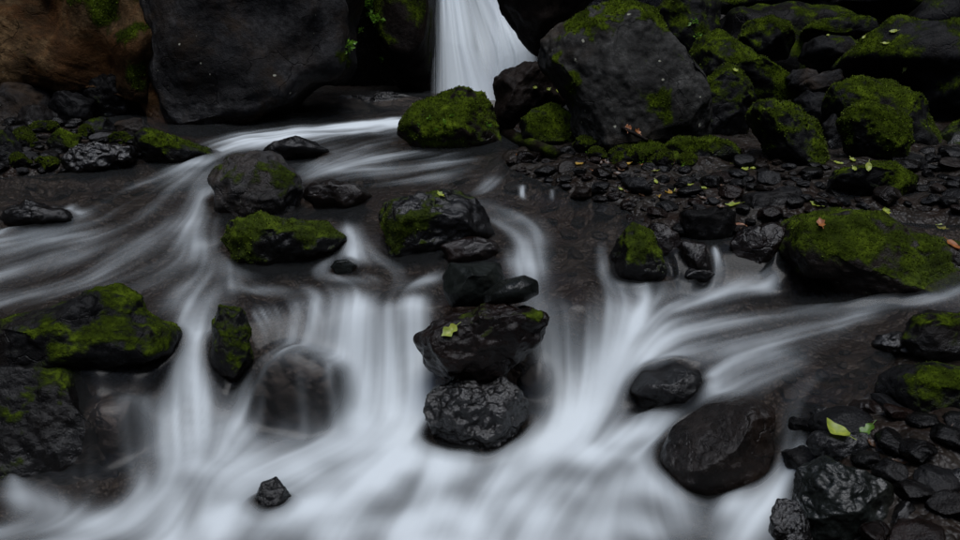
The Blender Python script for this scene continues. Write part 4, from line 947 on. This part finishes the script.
for wpx, pl in STROKES:
    up = pl[0][1] < 285 and wpx > 5 and pl[0][0] < 560 and pl[0][1] > 135
    if pl[0][1] > 285 and pl[-1][1] - pl[0][1] > 15 and pl[0][1] < 400: pl = [(a, b, c_ * (.74 if b < 400 else .92)) for a, b, c_ in pl]
    wpx = wpx * (1.0 if wpx < 3 else 1.2 if pl[0][1] > 285 else 1.35 if up else .85)
    if up: pl = [(a, b, c_ * .50) for a, b, c_ in pl]
    pts = [on_water(a, b) for a, b, c_ in pl]
    one = np.zeros((NY, NX))
    for k in range(len(pl) - 1):
        a, b = pts[k][0][:2], pts[k + 1][0][:2]; wm = wpx * .5 * (pts[k][1] + pts[k + 1][1]) / FPX
        m = wm * 4.5
        i0, i1 = [int(np.clip((q - GX0) / GS, 0, NX)) for q in (min(a[0], b[0]) - m, max(a[0], b[0]) + m)]
        j0, j1 = [int(np.clip((q - GY0) / GS, 0, NY)) for q in (min(a[1], b[1]) - m, max(a[1], b[1]) + m)]
        if i1 <= i0 or j1 <= j0: continue
        sl = np.s_[j0:j1, i0:i1]; d_, s = dist_seg(XX[sl], YY[sl], a, b)
        I = pl[k][2] * (1 - s) + pl[k + 1][2] * s
        one[sl] = np.maximum(one[sl], I * np.exp(-(d_ / wm) ** 2))
        L = math.hypot(b[0] - a[0], b[1] - a[1]) + 1e-9; g = np.exp(-(d_ / (wm * 2.0)) ** 2)
        fx[sl] += g * (b[0] - a[0]) / L; fy[sl] += g * (b[1] - a[1]) / L; fw[sl] += g
    if wpx < 3: inv2 *= 1 - np.clip(one, 0, .97) * .93
    else: inv *= 1 - np.clip(one, 0, .97) * .93
for soft_, inten, pg in FILLS: inv *= 1 - inten * poly_mask(pg, soft_)
foam = 1 - inv
gyv, gxv = np.gradient(blur(W, 4), GS)
fx = fx - gxv * .25; fy = fy - gyv * .25 - .05
ln = np.hypot(fx, fy) + 1e-9; fx = blur(fx / ln, 3); fy = blur(fy / ln, 3); ln = np.hypot(fx, fy) + 1e-9; fx /= ln; fy /= ln

def gs(A, ix, iy):
    ix = np.clip(ix, 0, NX - 1.001); iy = np.clip(iy, 0, NY - 1.001)
    x0 = ix.astype(np.int32); y0 = iy.astype(np.int32); u = ix - x0; v = iy - y0
    return (A[y0, x0] * (1 - u) + A[y0, x0 + 1] * u) * (1 - v) + (A[y0 + 1, x0] * (1 - u) + A[y0 + 1, x0 + 1] * u) * v
IX0, IY0 = np.meshgrid(np.arange(NX, dtype=float), np.arange(NY, dtype=float))
def along(fields, steps, h):
    """average of fields along the current through every cell"""
    acc = [F.copy() for F in fields]; wsum = 1.0
    for sgn in (1, -1):
        ix, iy = IX0.copy(), IY0.copy()
        for k in range(steps):
            vx = gs(fx, ix, iy); vy = gs(fy, ix, iy)
            ix = ix + sgn * h * vx; iy = iy + sgn * h * vy
            wk = math.cos(.5 * math.pi * (k + 1) / (steps + 1)) ** 2
            for q, F in enumerate(fields): acc[q] += wk * gs(F, ix, iy)
            wsum += wk
    return [a / wsum for a in acc]
n1 = rng.random((NY, NX)); n2 = blur(rng.random((NY, NX)), 2.2); n3 = blur(rng.random((NY, NX)), 6)
l1, l2, l3 = along([n1, n2, n3], 24, 1.4)
tau = -np.log(np.maximum(1 - foam, .03))
tau = along([tau], 6, 1.2)[0]
for soft_, fac, pg in THINS: tau *= 1 - (1 - fac) * poly_mask(pg, soft_)
tau = tau + along([-np.log(np.maximum(inv2, .03))], 3, 1.0)[0]; foam = 1 - np.exp(-tau)
def nrm(a): return (a - a.mean()) / a.std()
lic = .24 * nrm(blur(l1, .7)) + .44 * nrm(l2) + .42 * nrm(l3)
soft = nrm(fbm(P3 * 3.4 + 7, 3, 77).reshape(NY, NX))
# stones that break the surface thin the water out around them
hole = TOP < -5
Tm = np.where(hole, 0, TOP); Wm = (~hole).astype(float)
Tf = blur(Tm, 1.2) / np.maximum(blur(Wm, 1.2), 1e-3); Tf = np.where(blur(Wm, 1.2) > .08, Tf, -9)
thin = blur(sstep(-.015, .02, Tf - W), 1.5)
churn = nrm(along([blur(rng.random((NY, NX)), 4.0)], 6, 1.2)[0])
calm = np.clip(blur(((W < .035) * 1.0), 8), 0, 1)
fm = 1 - np.exp(-tau * np.exp((.80 - .52 * calm) * lic + .28 * soft + .30 * calm * churn - .2) - .018 * np.exp(.9 * lic))
calm_b = sstep(.0, .6, calm)
fm = fm ** (1.35 - .15 * calm_b)
near = blur(sstep(-.02, .015, Tf - W), 3.2)
fm = fm * (1 - sstep(.12, .85, near))
fm = np.clip(fm, .012, .95)
Wz = W + .006 * np.clip(lic, -2, 2) * np.clip(foam * 1.5, 0, 1) + .010 * fbm(P3 * 4.2, 3, 41).reshape(NY, NX)
Wz = blur(Wz, 1.0) + .026 * sstep(.05, .55, near) * sstep(.1, .5, foam)
# drop the sheet below the ground on the dry banks
Wz = Wz - .05 * sstep(.45, .8, dry)
puddle = poly_mask([(668,172),(700,166),(760,168),(840,178),(960,176),(960,205),(840,204),(760,192),(700,190)], 4)
Wz += .062 * puddle * sstep(.45, .8, dry)
me = new_mesh('stream', np.stack([XX.ravel(), YY.ravel(), Wz.ravel()], 1), grid_faces(NY, NX))
attr(me, 'foam', fm.ravel())
link('stream', me, M_WATER, kind='structure')

# ------------------------------------------------------------------ the waterfall: overlapping hanging sheets
def sheet(name, left, right, t_top, t_bot, bulge, seed, strength, edge=(.06, .06), nu=150, nv=160, parent=None):
    """left/right: edges as lists of picture points from top to foot"""
    v_ = np.linspace(0, 1, nv); u_ = np.linspace(0, 1, nu)
    def edge_pts(e):
        e = np.array(e, float); s = np.linspace(0, 1, len(e)); return np.interp(v_, s, e[:, 0]), np.interp(v_, s, e[:, 1])
    lx, ly = edge_pts(left); rx, ry = edge_pts(right)
    r = np.random.default_rng(seed)
    V = []
    tt = t_top + (t_bot - t_top) * v_ ** 1.6
    nz = fbm(np.stack([np.repeat(u_[None], nv, 0).ravel() * 7, np.repeat(v_[:, None], nu, 1).ravel() * 1.1, np.full(nu * nv, seed * 3.7)], 1), 2, seed).reshape(nv, nu)
    nz2 = fbm(np.stack([np.repeat(u_[None], nv, 0).ravel() * 45, np.repeat(v_[:, None], nu, 1).ravel() * 1.6, np.full(nu * nv, seed * 1.7)], 1), 3, seed + 1).reshape(nv, nu)
    for j in range(nv):
        X = lx[j] + (rx[j] - lx[j]) * u_; Yp = ly[j] + (ry[j] - ly[j]) * u_
        t = tt[j] - bulge * np.sin(math.pi * u_) * (.4 + .6 * v_[j]) - .02 * nz[j]
        dirs = FWD[None] + ((X - 480) / FPX)[:, None] * RIGHT + ((270 - Yp) / FPX)[:, None] * UPC
        V.append(CAMP + t[:, None] * dirs)
    V = np.concatenate(V)
    ed = sstep(0, edge[0] * 2, u_) * sstep(0, edge[1] * 2, 1 - u_)
    a = strength(u_[None], v_[:, None]) * ed[None] * (1 + .12 * nz)
    me = new_mesh(name, V, grid_faces(nv, nu)); attr(me, 'foam', np.clip(a, 0, .97).ravel())
    return link(name, me, M_FALL, parent=parent)
wf = bpy.data.objects.new('waterfall', None); COL.objects.link(wf); wf['kind'] = 'structure'
sheet('main_sheet', [(434,-90),(437,-30),(438,40),(437,124)], [(462,-90),(468,-10),(484,50),(520,124)], 6.55, 6.05, .10, 3, lambda u, v: .92 + .05 * v + 0 * u, (.10, .16), parent=wf)
sheet('side_sheet', [(452,-90),(458,-10),(470,50),(480,122)], [(488,-90),(496,-10),(528,42),(545,122)], 6.95, 6.5, .04, 5, lambda u, v: .62 + .28 * u + .2 * v, (.1, .08), parent=wf)
sheet('spray_sheet', [(486,-60),(490,10),(490,60),(480,122)], [(498,-60),(506,6),(538,48),(552,122)], 6.75, 6.3, .03, 8, lambda u, v: .10 + .75 * sstep(.25, .75, v) + 0 * u, (.25, .1), parent=wf)
sheet('thin_veil', [(428,-90),(430,0),(430,60),(429,122)], [(446,-90),(446,0),(446,60),(446,122)], 6.68, 6.2, .02, 11, lambda u, v: .14 + .3 * u + 0 * v, (.2, .1), parent=wf)
